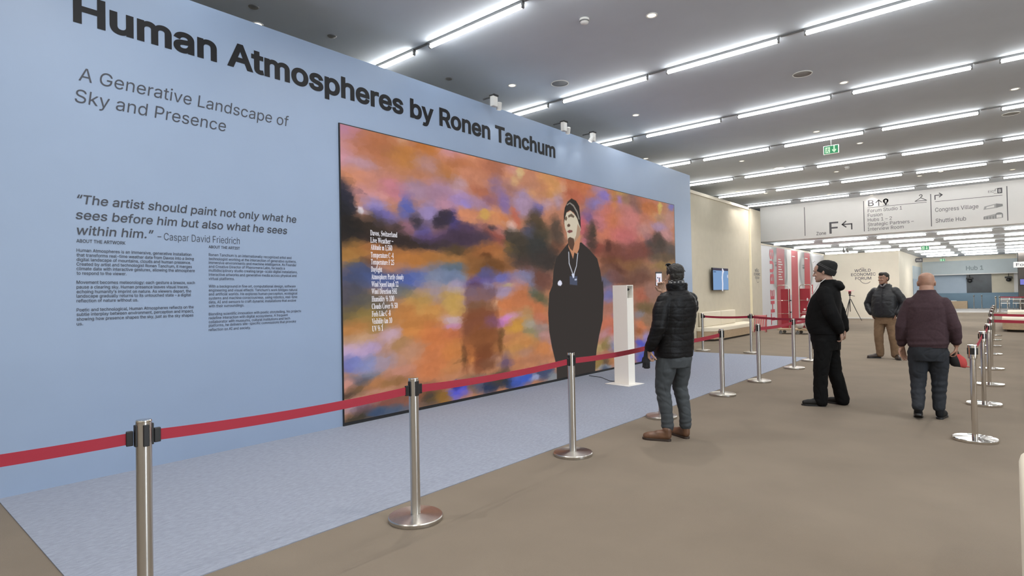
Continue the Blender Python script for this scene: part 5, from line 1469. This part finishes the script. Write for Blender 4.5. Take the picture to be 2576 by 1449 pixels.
quilt = lambda co: -0.0045 * np.clip(1 - np.abs(((co[:, 2] * 1.0 + 0.010 * np.sin(co[:, 0] * 9)) / 0.062) % 1 - 0.5) * -2 - 0.86, 0, 1) / 0.14 * 0 - 0.0022 * np.exp(-((((co[:, 2] + .008 * np.sin(co[:, 0] * 11 + co[:, 1] * 7)) / 0.066) % 1 - .5) / .13) ** 2)
jacket1 = fuse('jacket', bm, jk, P1, 0.0075, 3, folds(0.0045, (5, 5, 9), 2.0, quilt))
bm = bmesh.new(); rings_loft(bm, [(1.515, 0, .010, .100, .092, .100, 2.2), (1.545, 0, .004, .104, .098, .104, 2.2), (1.585, 0, -.002, .106, .102, .106, 2.2), (1.60, 0, -.004, .098, .096, .100, 2.2), (1.592, 0, -.004, .088, .088, .088, 2.2)], 32)
fuse('jacket_collar', bm, jk, jacket1, 0.006, 2, folds(0.005, (9, 9, 20), 5))
bm = bmesh.new(); rings_loft(bm, [(1.57, 0, -.002, .082, .080, .082, 2.1), (1.615, 0, -.012, .080, .080, .078, 2.1), (1.632, 0, -.016, .075, .077, .072, 2.1), (1.62, 0, -.016, .066, .068, .064, 2.1)], 30)
plaid = bpy.data.materials.new('grey plaid wool'); plaid.use_nodes = True; nt = plaid.node_tree
tc = nt.nodes.new('ShaderNodeTexCoord'); ck = nt.nodes.new('ShaderNodeTexChecker'); ck.inputs['Scale'].default_value = 34; ck.inputs['Color1'].default_value = (.03, .03, .035, 1); ck.inputs['Color2'].default_value = (.22, .22, .22, 1)
nt.links.new(tc.outputs['Object'], ck.inputs['Vector']); nt.links.new(ck.outputs['Color'], nt.nodes['Principled BSDF'].inputs['Base Color']); nt.nodes['Principled BSDF'].inputs['Roughness'].default_value = 0.9
fuse('scarf', bm, plaid, P1, 0.005, 2)
bm = bmesh.new(); tube(bm, [(.086, .02, 1.60), (.080, -.045, 1.585), (.066, -.085, 1.555)], .004, 8); build('scarf_edge', bm, M['white'], jacket1, True)
tr = mat('charcoal grey chinos', (0.042, 0.049, 0.055), 0.8, var=0.12, vscale=14, bump=0.12, bscale=220)
bm = bmesh.new()
rings_loft(bm, [(.74, 0, .02, .165, .120, .138, 2.4), (.82, 0, .015, .185, .135, .158, 2.4), (.90, 0, .012, .180, .135, .150, 2.4), (.96, 0, .01, .17, .12, .13, 2.4)], 30)
tube(bm, [(.092, .02, .84), (.112, .012, .70), (.128, -.015, .52), (.124, .0, .44), (.112, .022, .26), (.108, .024, .135)], [.108, .100, .078, .073, .064, .062], 20)
tube(bm, [(-.092, .02, .84), (-.105, .010, .70), (-.105, -.018, .52), (-.104, .01, .44), (-.103, .045, .26), (-.103, .05, .135)], [.108, .098, .077, .072, .064, .062], 20)
kn = lambda co: 0.003 * np.sin(co[:, 2] * 95 + 3 * np.sin(co[:, 0] * 18)) * np.exp(-((co[:, 2] - .47) / .10) ** 2) + 0.0028 * np.sin(co[:, 2] * 120 + co[:, 0] * 20) * np.exp(-((co[:, 2] - .17) / .05) ** 2)
fuse('trousers', bm, tr, P1, 0.0075, 3, folds(0.006, (7, 7, 8), 7.0, kn))
bt = mat('brown leather', (0.125, 0.062, 0.034), 0.42, var=0.25, vscale=18, bump=0.08, bscale=60); sl = mat('dark leather sole', (0.035, 0.022, 0.016), 0.6)
shoe(P1, (.105, .075, 0), math.radians(38), bt, sl, 0.30, 0.10, name='boot'); shoe(P1, (-.10, .095, 0), math.radians(-6), bt, sl, 0.30, 0.10, name='boot')
def world_of(P, loc): return Matrix.Translation(P.location) @ Matrix.Rotation(P.rotation_euler.z, 4, 'Z') @ Vector(loc)
ph = thing('phone', 'black smartphone with lit screen held up by the man in quilted jacket', 'phone'); ph.location = world_of(P1, (-.190, -.405, 1.655)); ph.rotation_euler = (0, 0, math.radians(48))
bm = bmesh.new(); box(bm, -.0375, .0375, -.004, .004, -.078, .078, 0.003); bmesh.ops.scale(bm, vec=(1, 1, 1), verts=bm.verts); build('case', bm, M['black'], ph)
flat('phone_screen', [[(-.033, -.073), (.033, -.073), (.033, .060), (-.033, .060)]], emat('phone glow', (0.83, 0.82, 0.90), 1.0), ph, (0, -.004, 0), (1, 0, 0), (0, 0, 1), .0008)
flat('phone_subject', [[(-.004, -.035), (.012, -.035), (.012, .012), (.004, .018), (-.004, .010)], [(-.022, .004), (-.012, .004), (-.006, .02), (-.02, .02)]], emat('phone dark', (0.16, 0.17, 0.24), 1.0), ph, (0, -.004, 0), (1, 0, 0), (0, 0, 1), .0014)
flat('phone_warm', [[(-.030, -.035), (-.018, -.035), (-.018, -.008), (-.030, -.008)], [(-.02, .020), (.02, .016), (.028, -.005), (.02, .01), (-.01, .014)]], emat('phone warm', (0.85, 0.45, 0.42), 1.0), ph, (0, -.004, 0), (1, 0, 0), (0, 0, 1), .0014)
# gloves in the left hand
bm = bmesh.new()
for q, (dx, dy) in enumerate(((.0, 0.0), (.012, -.022))):
    tube(bm, [(.285 + dx, -.035 + dy, .93), (.288 + dx, -.04 + dy, .86), (.292 + dx, -.045 + dy, .80)], [.020, .028, .034], 12, flat=((1, 0, 0), .55))
    for f in range(4): tube(bm, [(.292 + dx, -.045 + dy + (f - 1.5) * .017, .795), (.294 + dx, -.047 + dy + (f - 1.5) * .021, .745 - .008 * (f in (1, 2)))], [.0095, .008], 8)
    tube(bm, [(.290 + dx, -.075 + dy, .84), (.29 + dx, -.095 + dy, .79)], [.011, .009], 8)
o = fuse('gloves', bm, mat('black knit gloves', (0.012, 0.012, 0.015), 0.8), None, 0.005, 1); o.matrix_world = Matrix.Translation(P1.location) @ Matrix.Rotation(P1.rotation_euler.z, 4, 'Z'); o.name = 'glove'; tag(o, 'black gloves held in the lowered left hand of the man with the phone', 'gloves')
lean(P1, 0.13, 0.92)
for v in o.data.vertices: pass
# ---- 2. man in beanie, in profile
P2 = thing('person', 'big man in black jacket and striped beanie, standing in profile watching the screen', 'person', (-1.80, 8.40, 0), facing(-.975, -.02))
sk2 = skin('fair skin', (0.42, 0.265, 0.20))
Mh2 = TR(0, -.012, 1.735, 0, 9, 0, 1.06)
bm = bmesh.new(); head_mesh(bm, Mh2, 1.06)
tube(bm, [(0, .04, 1.45), (0, .045, 1.56), (0, .02, 1.665)], [.080, .076, .070], 18); ellip(bm, (0, -.035, 1.632), (.045, .05, .028), 14)
rings_loft(bm, [(.9, 0, -.02, .15, .14, .1, 2.3), (1.2, 0, -.02, .17, .14, .1, 2.3), (1.45, 0, .01, .16, .09, .08, 2.3), (1.50, 0, .01, .10, .06, .06, 2.2)], 20)
tube(bm, [(.20, .03, 1.46), (.235, .115, 1.20), (.14, .190, .98)], [.05, .045, .028], 12); tube(bm, [(-.20, .03, 1.46), (-.235, .115, 1.20), (-.13, .190, .98)], [.05, .045, .028], 12)
hand_mesh(bm, (.14, .200, .955), (-.25, .05, -.95), (0, -1, .1), 1, (.6, .65, .7, .7), .4); hand_mesh(bm, (-.13, .195, .955), (.55, .05, -.8), (0, -1, 0), -1, (.7, .75, .8, .8), .4)
tube(bm, [(.11, -.02, .92), (.12, -.04, .50), (.12, -.055, .08)], [.055, .034, .032], 12); tube(bm, [(-.11, 0, .92), (-.12, .06, .50), (-.12, .140, .08)], [.055, .034, .032], 12)
fuse('body', bm, sk2, P2, 0.005, 2)
eyes(P2, Mh2, brownhair)
hatm = bpy.data.materials.new('striped knit'); hatm.use_nodes = True; nt = hatm.node_tree; b = nt.nodes['Principled BSDF']; b.inputs['Roughness'].default_value = 0.95
tc = nt.nodes.new('ShaderNodeTexCoord'); sx = nt.nodes.new('ShaderNodeSeparateXYZ'); ad = nt.nodes.new('ShaderNodeMath'); ad.operation = 'MULTIPLY_ADD'; rp = nt.nodes.new('ShaderNodeValToRGB')
nt.links.new(tc.outputs['Object'], sx.inputs[0]); nt.links.new(sx.outputs['Y'], ad.inputs[0]); ad.inputs[1].default_value = 0.62; nt.links.new(sx.outputs['Z'], ad.inputs[2])
sb = nt.nodes.new('ShaderNodeMath'); sb.operation = 'SUBTRACT'; sb.inputs[1].default_value = 1.678; nt.links.new(ad.outputs[0], sb.inputs[0])
ml = nt.nodes.new('ShaderNodeMath'); ml.operation = 'MULTIPLY'; ml.inputs[1].default_value = 3.0; nt.links.new(sb.outputs[0], ml.inputs[0])
rp.color_ramp.interpolation = 'CONSTANT'; els = rp.color_ramp.elements; els[0].position = 0; els[0].color = (.012, .012, .012, 1); els[1].position = 0.255; els[1].color = (.17, .17, .17, 1)
for p_, c_ in ((0.275, .012), (0.36, .10), (0.385, .012), (.42, .08), (.44, .012)): e_ = els.new(p_); e_.color = (c_, c_, c_, 1)
nt.links.new(ml.outputs[0], rp.inputs['Fac']); nt.links.new(rp.outputs['Color'], b.inputs['Base Color'])
bm = bmesh.new()
rings_loft(bm, [(.028, 0, .004, .082, .106, .108, 2.2), (.050, 0, .004, .086, .109, .112, 2.2), (.080, 0, .006, .084, .103, .110, 2.2), (.110, 0, .012, .074, .086, .098, 2.2), (.132, 0, .02, .056, .060, .076, 2.1), (.143, 0, .026, .028, .03, .042, 2.0)], 30)
bmesh.ops.transform(bm, matrix=Mh2 @ Matrix.Translation((0, .014, -0.004)) @ Matrix.Rotation(math.radians(-27), 4, 'X') @ Matrix.Scale(1.05, 4), verts=bm.verts)
hat = fuse('beanie', bm, hatm, P2, 0.006, 2, lambda co: 0.0025 * nz(co, (30, 30, 30)))
bm = bmesh.new(); rings_loft(bm, [(-.020, 0, .004, .081, .106, .110, 2.2), (.0, 0, .004, .086, .111, .115, 2.2), (.036, 0, .004, .089, .113, .117, 2.2), (.046, 0, .004, .084, .108, .112, 2.2)], 30)
bmesh.ops.transform(bm, matrix=Mh2 @ Matrix.Translation((0, .016, -0.004)) @ Matrix.Rotation(math.radians(-30), 4, 'X') @ Matrix.Scale(1.04, 4), verts=bm.verts); fuse('beanie_cuff', bm, mat('dark knit cuff', (0.014, 0.014, 0.014), 0.95), hat, 0.006, 2)
bm = bmesh.new(); tube(bm, [(.030, -.088, .140), (.055, -.074, .128), (.045, -.062, .146), (.062, -.048, .135)], .0045, 8); bmesh.ops.transform(bm, matrix=Mh2, verts=bm.verts); build('beanie_logo', bm, M['offwhite'], hat, True)
bk = mat('black softshell', (0.0048, 0.0048, 0.0052), 0.8, var=0.1, vscale=20, bump=0.06, bscale=260, spec=0.15)
bm = bmesh.new()
rings_loft(bm, [(.925, 0, .01, .222, .200, .190, 2.3), (.98, 0, .005, .232, .222, .190, 2.3), (1.06, 0, .0, .237, .236, .185, 2.3), (1.15, 0, .0, .240, .230, .180, 2.3), (1.28, 0, .005, .240, .205, .180, 2.4), (1.38, 0, .012, .240, .175, .172, 2.4), (1.47, 0, .022, .215, .125, .150, 2.4), (1.53, 0, .035, .150, .105, .115, 2.2), (1.58, 0, .042, .105, .095, .095, 2.1), (1.63, 0, .042, .096, .086, .088, 2.1)], 36)
tube(bm, [(.175, .03, 1.46), (.222, .055, 1.36), (.240, .115, 1.19), (.205, .165, 1.07), (.150, .185, .985)], [.098, .094, .084, .074, .062], 18)
tube(bm, [(-.175, .03, 1.46), (-.222, .055, 1.36), (-.240, .115, 1.19), (-.205, .165, 1.07), (-.140, .185, .985)], [.098, .094, .084, .074, .062], 18)
ellip(bm, (0, .145, 1.560), (.105, .070, .055), 18); ellip(bm, (0, .180, 1.530), (.085, .055, .05), 16)
jacket2 = fuse('jacket', bm, bk, P2, 0.0085, 3, folds(0.005, (5, 5, 6), 12.0))
tk = mat('black trousers', (0.0045, 0.0045, 0.0047), 0.8, var=0.1, vscale=20, spec=0.15)
bm = bmesh.new()
rings_loft(bm, [(.72, 0, .0, .19, .150, .160, 2.3), (.84, 0, .0, .215, .17, .175, 2.3), (.95, 0, .0, .215, .18, .175, 2.3), (1.0, 0, 0, .20, .17, .16, 2.3)], 30)
tube(bm, [(.105, -.005, .84), (.118, -.025, .62), (.122, -.05, .40), (.122, -.055, .20), (.122, -.052, .055)], [.124, .104, .088, .084, .084], 20)
tube(bm, [(-.105, .015, .84), (-.118, .04, .62), (-.122, .075, .40), (-.122, .125, .20), (-.122, .150, .055)], [.124, .104, .088, .084, .084], 20)
fuse('trousers', bm, tk, P2, 0.0085, 3, folds(0.007, (8, 8, 7), 17.0))
bs = mat('black leather shoes', (0.008, 0.0075, 0.007), 0.5, spec=0.25)
shoe(P2, (.115, .005, 0), math.radians(16), bs, M['black'], 0.29, 0.06); shoe(P2, (-.122, .212, 0), math.radians(-14), bs, M['black'], 0.29, 0.06)
bm = bmesh.new(); tube(bm, [(.097, .03, 1.640), (.092, -.052, 1.575), (.066, -.118, 1.46), (.042, -.170, 1.37), (.02, -.207, 1.28)], .0045, 8); tube(bm, [(-.097, .03, 1.640), (-.092, -.052, 1.575), (-.066, -.118, 1.46), (-.042, -.170, 1.37), (-.02, -.207, 1.28)], .0045, 8)
o = build('lanyard', bm, M['offwhite'], None, True); o.matrix_world = Matrix.Translation(P2.location) @ Matrix.Rotation(P2.rotation_euler.z, 4, 'Z'); tag(o, 'pale lanyard around the neck of the man in the beanie', 'lanyard')
bm = bmesh.new(); ellip(bm, (.135, -.178, 1.375), (.022, .006, .020), 14, Matrix.Rotation(math.radians(35), 3, 'Z')); build('chest_badge', bm, M['offwhite'], jacket2, True)
# ---- 3. bald man walking away
P3 = thing('person', 'bald man in maroon sweater and dark jeans, walking away from us', 'person', (-.70, 8.20, 0), facing(-.02, 1.0))
sk3 = skin('brown skin', (0.38, 0.215, 0.15))
Mh3 = TR(0, -.035, 1.555, 0, 4, 0, 1.02)
bm = bmesh.new(); head_mesh(bm, Mh3, 1.05)
tube(bm, [(0, .025, 1.30), (0, .02, 1.40), (0, -.01, 1.50)], [.076, .074, .070], 18)
rings_loft(bm, [(.8, 0, .01, .15, .12, .1, 2.3), (1.0, 0, 0, .16, .12, .1, 2.3), (1.25, 0, .01, .15, .09, .09, 2.3), (1.34, 0, .015, .11, .06, .06, 2.2)], 20)
tube(bm, [(.14, .02, 1.30), (.236, .05, 1.05), (.255, -.03, .80)], [.040, .034, .028], 12); tube(bm, [(-.14, .02, 1.30), (-.240, .045, 1.05), (-.258, -.05, .84)], [.040, .034, .028], 12)
hand_mesh(bm, (.254, -.03, .805), (-.10, -.05, -1), (-.75, .65, 0), 1, (.3, .35, .4, .45), .15, 1.05); hand_mesh(bm, (-.258, -.055, .835), (.06, -.12, -1), (1, .1, 0), -1, (.7, .8, .85, .9), .55, 1.05)
tube(bm, [(.09, .01, .80), (.10, .03, .45), (.095, .16, .12)], [.055, .034, .032], 12); tube(bm, [(-.09, .01, .80), (-.095, -.03, .45), (-.085, .0, .08)], [.055, .034, .032], 12)
fuse('body', bm, sk3, P3, 0.005, 2)
eyes(P3, Mh3, brownhair)
mr = mat('maroon wool knit', (0.046, 0.023, 0.029), 0.92, var=0.15, vscale=50, bump=0.25, bscale=330)
bm = bmesh.new()
rings_loft(bm, [(.815, 0, .01, .188, .150, .150, 2.5), (.86, 0, .008, .196, .160, .155, 2.5), (.95, 0, .004, .203, .168, .155, 2.5), (1.08, 0, .002, .212, .165, .155, 2.5), (1.2, 0, .008, .210, .150, .155, 2.5), (1.28, 0, .015, .204, .130, .145, 2.5), (1.35, 0, .02, .176, .105, .120, 2.3), (1.405, 0, .02, .132, .09, .100, 2.1), (1.445, 0, .015, .096, .085, .085, 2.1), (1.475, 0, .012, .088, .082, .080, 2.1)], 36)
tube(bm, [(.145, .02, 1.315), (.200, .035, 1.20), (.246, .055, 1.05), (.258, .02, .93), (.254, -.018, .845)], [.088, .078, .066, .056, .048], 18)
tube(bm, [(-.145, .02, 1.315), (-.200, .035, 1.20), (-.250, .05, 1.05), (-.262, .0, .94), (-.258, -.042, .875)], [.088, .078, .066, .056, .048], 18)
fuse('sweater', bm, mr, P3, 0.0080, 3, folds(0.004, (5, 5, 6), 21.0, lambda co: 0.004 * np.sin(co[:, 2] * 90 + 6 * co[:, 0]) * np.exp(-((co[:, 2] - .86) / .06) ** 2)))
jn = mat('dark navy denim', (0.012, 0.015, 0.021), 0.8, var=0.2, vscale=25, bump=0.1, bscale=300)
bm = bmesh.new()
rings_loft(bm, [(.66, 0, .015, .165, .13, .145, 2.3), (.74, 0, .01, .180, .14, .160, 2.4), (.82, 0, .008, .180, .145, .150, 2.4), (.88, 0, .008, .17, .13, .13, 2.4)], 30)
tube(bm, [(.088, .015, .76), (.096, .02, .60), (.100, .022, .44), (.100, .075, .32), (.097, .140, .20), (.097, .180, .145)], [.112, .098, .080, .072, .064, .064], 20)
tube(bm, [(-.088, .015, .76), (-.094, -.01, .60), (-.094, -.03, .44), (-.09, -.012, .28), (-.085, .005, .13)], [.112, .098, .080, .070, .062], 20)
fuse('jeans', bm, jn, P3, 0.0080, 3, folds(0.006, (7, 7, 9), 25.0, lambda co: 0.003 * np.sin(co[:, 2] * 85 + 8 * co[:, 0]) * np.exp(-((co[:, 2] - .33) / .12) ** 2)))
bb = mat('black suede boots', (0.009, 0.0095, 0.011), 0.7, spec=0.2)
shoe(P3, (.096, .205, .055), math.radians(4), bb, M['black'], 0.30, 0.16, math.radians(18), name='boot'); shoe(P3, (-.085, .05, 0), math.radians(-8), bb, M['black'], 0.30, 0.15, name='boot')
# cap in his right hand
cp = thing('baseball_cap', 'red and black cap dangling from the right hand of the bald man', 'cap'); cp.location = world_of(P3, (-.262, -.085, .655)); cp.rotation_euler = (0, 0, P3.rotation_euler.z)
bm = bmesh.new(); ellip(bm, (0, 0, .0), (.085, .075, .095), 24); 
for v in list(bm.verts):
    v.co.x += 0.02 * v.co.z / .09
bm2 = bm; me = bpy.data.meshes.new('crown'); bmesh.ops.bisect_plane(bm, geom=bm.verts[:] + bm.edges[:] + bm.faces[:], plane_co=(0, 0, -.055), plane_no=(.15, 0, -1), clear_outer=True)
redc = mat('red cap cloth', (0.42, 0.05, 0.045), 0.8); blc = mat('black cap mesh', (0.014, 0.013, 0.013), 0.85, bump=0.3, bscale=300)
for f in bm.faces: f.material_index = 0 if f.calc_center_median().x - 0.25 * f.calc_center_median().z < -0.012 else 1
for v in bm.verts: v.co += v.normal * 0.008 * noise.noise(v.co * 22)
o = build('crown', bm, [redc, blc], cp, True); so = o.modifiers.new('t', 'SOLIDIFY'); so.thickness = 0.003
bm = bmesh.new(); tube(bm, [(-.070, .0, -.055), (-.072, -.05, -.062), (-.068, -.09, -.060)], [.045, .042, .030], 14, flat=((0, 0, 1), .10)); build('visor', bm, redc, cp, True)
bm = bmesh.new(); tube(bm, [(-.01, 0, .08), (.0, .005, .115)], [.012, .010], 8); build('strap', bm, blc, cp, True)
# ---- 4. smiling man facing us in the distance
P4 = thing('person', 'smiling man in dark puffer jacket and khaki trousers, hands in pockets, facing us', 'person', (-1.98, 14.62, 0), facing(.02, -1.0) + math.radians(-14))
sk4 = skin('warm brown skin', (0.34, 0.19, 0.13))
Mh4 = TR(0, -.03, 1.715, -24, 2, 0, 1.03)
bm = bmesh.new(); head_mesh(bm, Mh4, 1.03)
tube(bm, [(0, .02, 1.45), (0, .01, 1.56), (0, -.01, 1.65)], [.066, .064, .060], 16)
rings_loft(bm, [(.9, 0, 0, .15, .1, .1, 2.3), (1.2, 0, 0, .17, .11, .1, 2.3), (1.46, 0, .01, .16, .08, .08, 2.3), (1.5, 0, .01, .1, .06, .06, 2.2)], 18)
tube(bm, [(.20, .02, 1.45), (.33, .04, 1.17), (.235, -.06, .97)], [.05, .045, .03], 12); tube(bm, [(-.20, .02, 1.45), (-.33, .04, 1.17), (-.235, -.06, .97)], [.05, .045, .03], 12)
hand_mesh(bm, (.23, -.065, .965), (-.25, .05, -1), (-1, 0, .2), 1, (.2, .2, .25, .3), .1); hand_mesh(bm, (-.23, -.065, .965), (.25, .05, -1), (1, 0, .2), -1, (.2, .2, .25, .3), .1)
tube(bm, [(.1, 0, .9), (.14, -.02, .5), (.16, .02, .08)], [.055, .034, .032], 12); tube(bm, [(-.1, 0, .9), (-.125, -.03, .5), (-.12, .0, .08)], [.055, .034, .032], 12)
fuse('body', bm, sk4, P4, 0.006, 2)
eyes(P4, Mh4, brownhair)
bm = bmesh.new(); tube(bm, [(-.026, -.094, -.062), (0, -.1035, -.0705), (.026, -.094, -.062)], [.003, .0055, .003], 8); bmesh.ops.transform(bm, matrix=Mh4, verts=bm.verts); build('teeth', bm, M_EYE, P4, True)
bm = bmesh.new(); ellip(bm, (0, .014, .052), (.081, .106, .080), 24); ellip(bm, (0, .048, .005), (.076, .066, .080), 18); ellip(bm, (0, -.045, .092), (.060, .055, .038), 16); bmesh.ops.transform(bm, matrix=Mh4, verts=bm.verts)
fuse('hair', bm, brownhair, P4, 0.007, 2, lambda co: 0.005 * nz(co, (35, 35, 35)))
pj = mat('charcoal puffer nylon', (0.011, 0.012, 0.015), 0.5, var=0.12, vscale=12, bump=0.2, bscale=40)
bm = bmesh.new()
rings_loft(bm, [(.885, 0, .0, .225, .165, .160, 2.5), (.93, 0, .0, .245, .185, .175, 2.5), (1.05, 0, .0, .250, .195, .175, 2.5), (1.2, 0, .0, .250, .185, .175, 2.5), (1.34, 0, .01, .245, .165, .165, 2.5), (1.44, 0, .018, .215, .13, .14, 2.4), (1.51, 0, .018, .145, .105, .115, 2.2), (1.575, 0, .012, .108, .092, .10, 2.1), (1.60, 0, .012, .100, .085, .09, 2.1)], 34)
tube(bm, [(.18, .02, 1.44), (.265, .03, 1.33), (.345, .045, 1.17), (.310, -.01, 1.06), (.250, -.06, .975)], [.10, .098, .086, .074, .060], 18)
tube(bm, [(-.18, .02, 1.44), (-.265, .03, 1.33), (-.345, .045, 1.17), (-.310, -.01, 1.06), (-.250, -.06, .975)], [.10, .098, .086, .074, .060], 18)
ellip(bm, (0, .09, 1.555), (.12, .07, .05), 16)
fuse('jacket', bm, pj, P4, 0.010, 3, folds(0.006, (5, 5, 8), 33.0))
bm = bmesh.new(); tube(bm, [(0, -.118, 1.52), (0, -.150, 1.42), (0, -.182, 1.25), (0, -.198, 1.05), (0, -.176, .90)], .006, 8); build('zip', bm, M['black'], P4, True)
bm = bmesh.new(); tube(bm, [(.05, -.085, 1.59), (.012, -.118, 1.535), (-.012, -.118, 1.535), (-.05, -.085, 1.59)], [.018, .016, .016, .018], 10); build('shirt_collar', bm, mat('grey shirt', (0.20, 0.19, 0.19), 0.8), P4, True)
kh = mat('khaki chinos', (0.20, 0.125, 0.070), 0.85, var=0.12, vscale=12)
bm = bmesh.new()
rings_loft(bm, [(.74, 0, .01, .175, .13, .14, 2.4), (.84, 0, .01, .20, .145, .155, 2.4), (.95, 0, .0, .20, .14, .14, 2.4)], 28)
tube(bm, [(.098, .01, .84), (.125, -.005, .66), (.150, -.03, .48), (.160, .0, .28), (.165, .02, .085)], [.116, .105, .088, .080, .076], 18)
tube(bm, [(-.098, .01, .84), (-.115, -.01, .66), (-.125, -.035, .48), (-.122, -.01, .28), (-.12, .01, .085)], [.116, .105, .088, .080, .076], 18)
fuse('trousers', bm, kh, P4, 0.010, 3, folds(0.006, (6, 6, 8), 37.0))
bw_ = mat('dark brown shoes', (0.035, 0.022, 0.016), 0.45)
shoe(P4, (.165, .07, 0), math.radians(30), bw_, M['black'], 0.30, 0.06); shoe(P4, (-.12, .06, 0), math.radians(-42), bw_, M['black'], 0.30, 0.06)
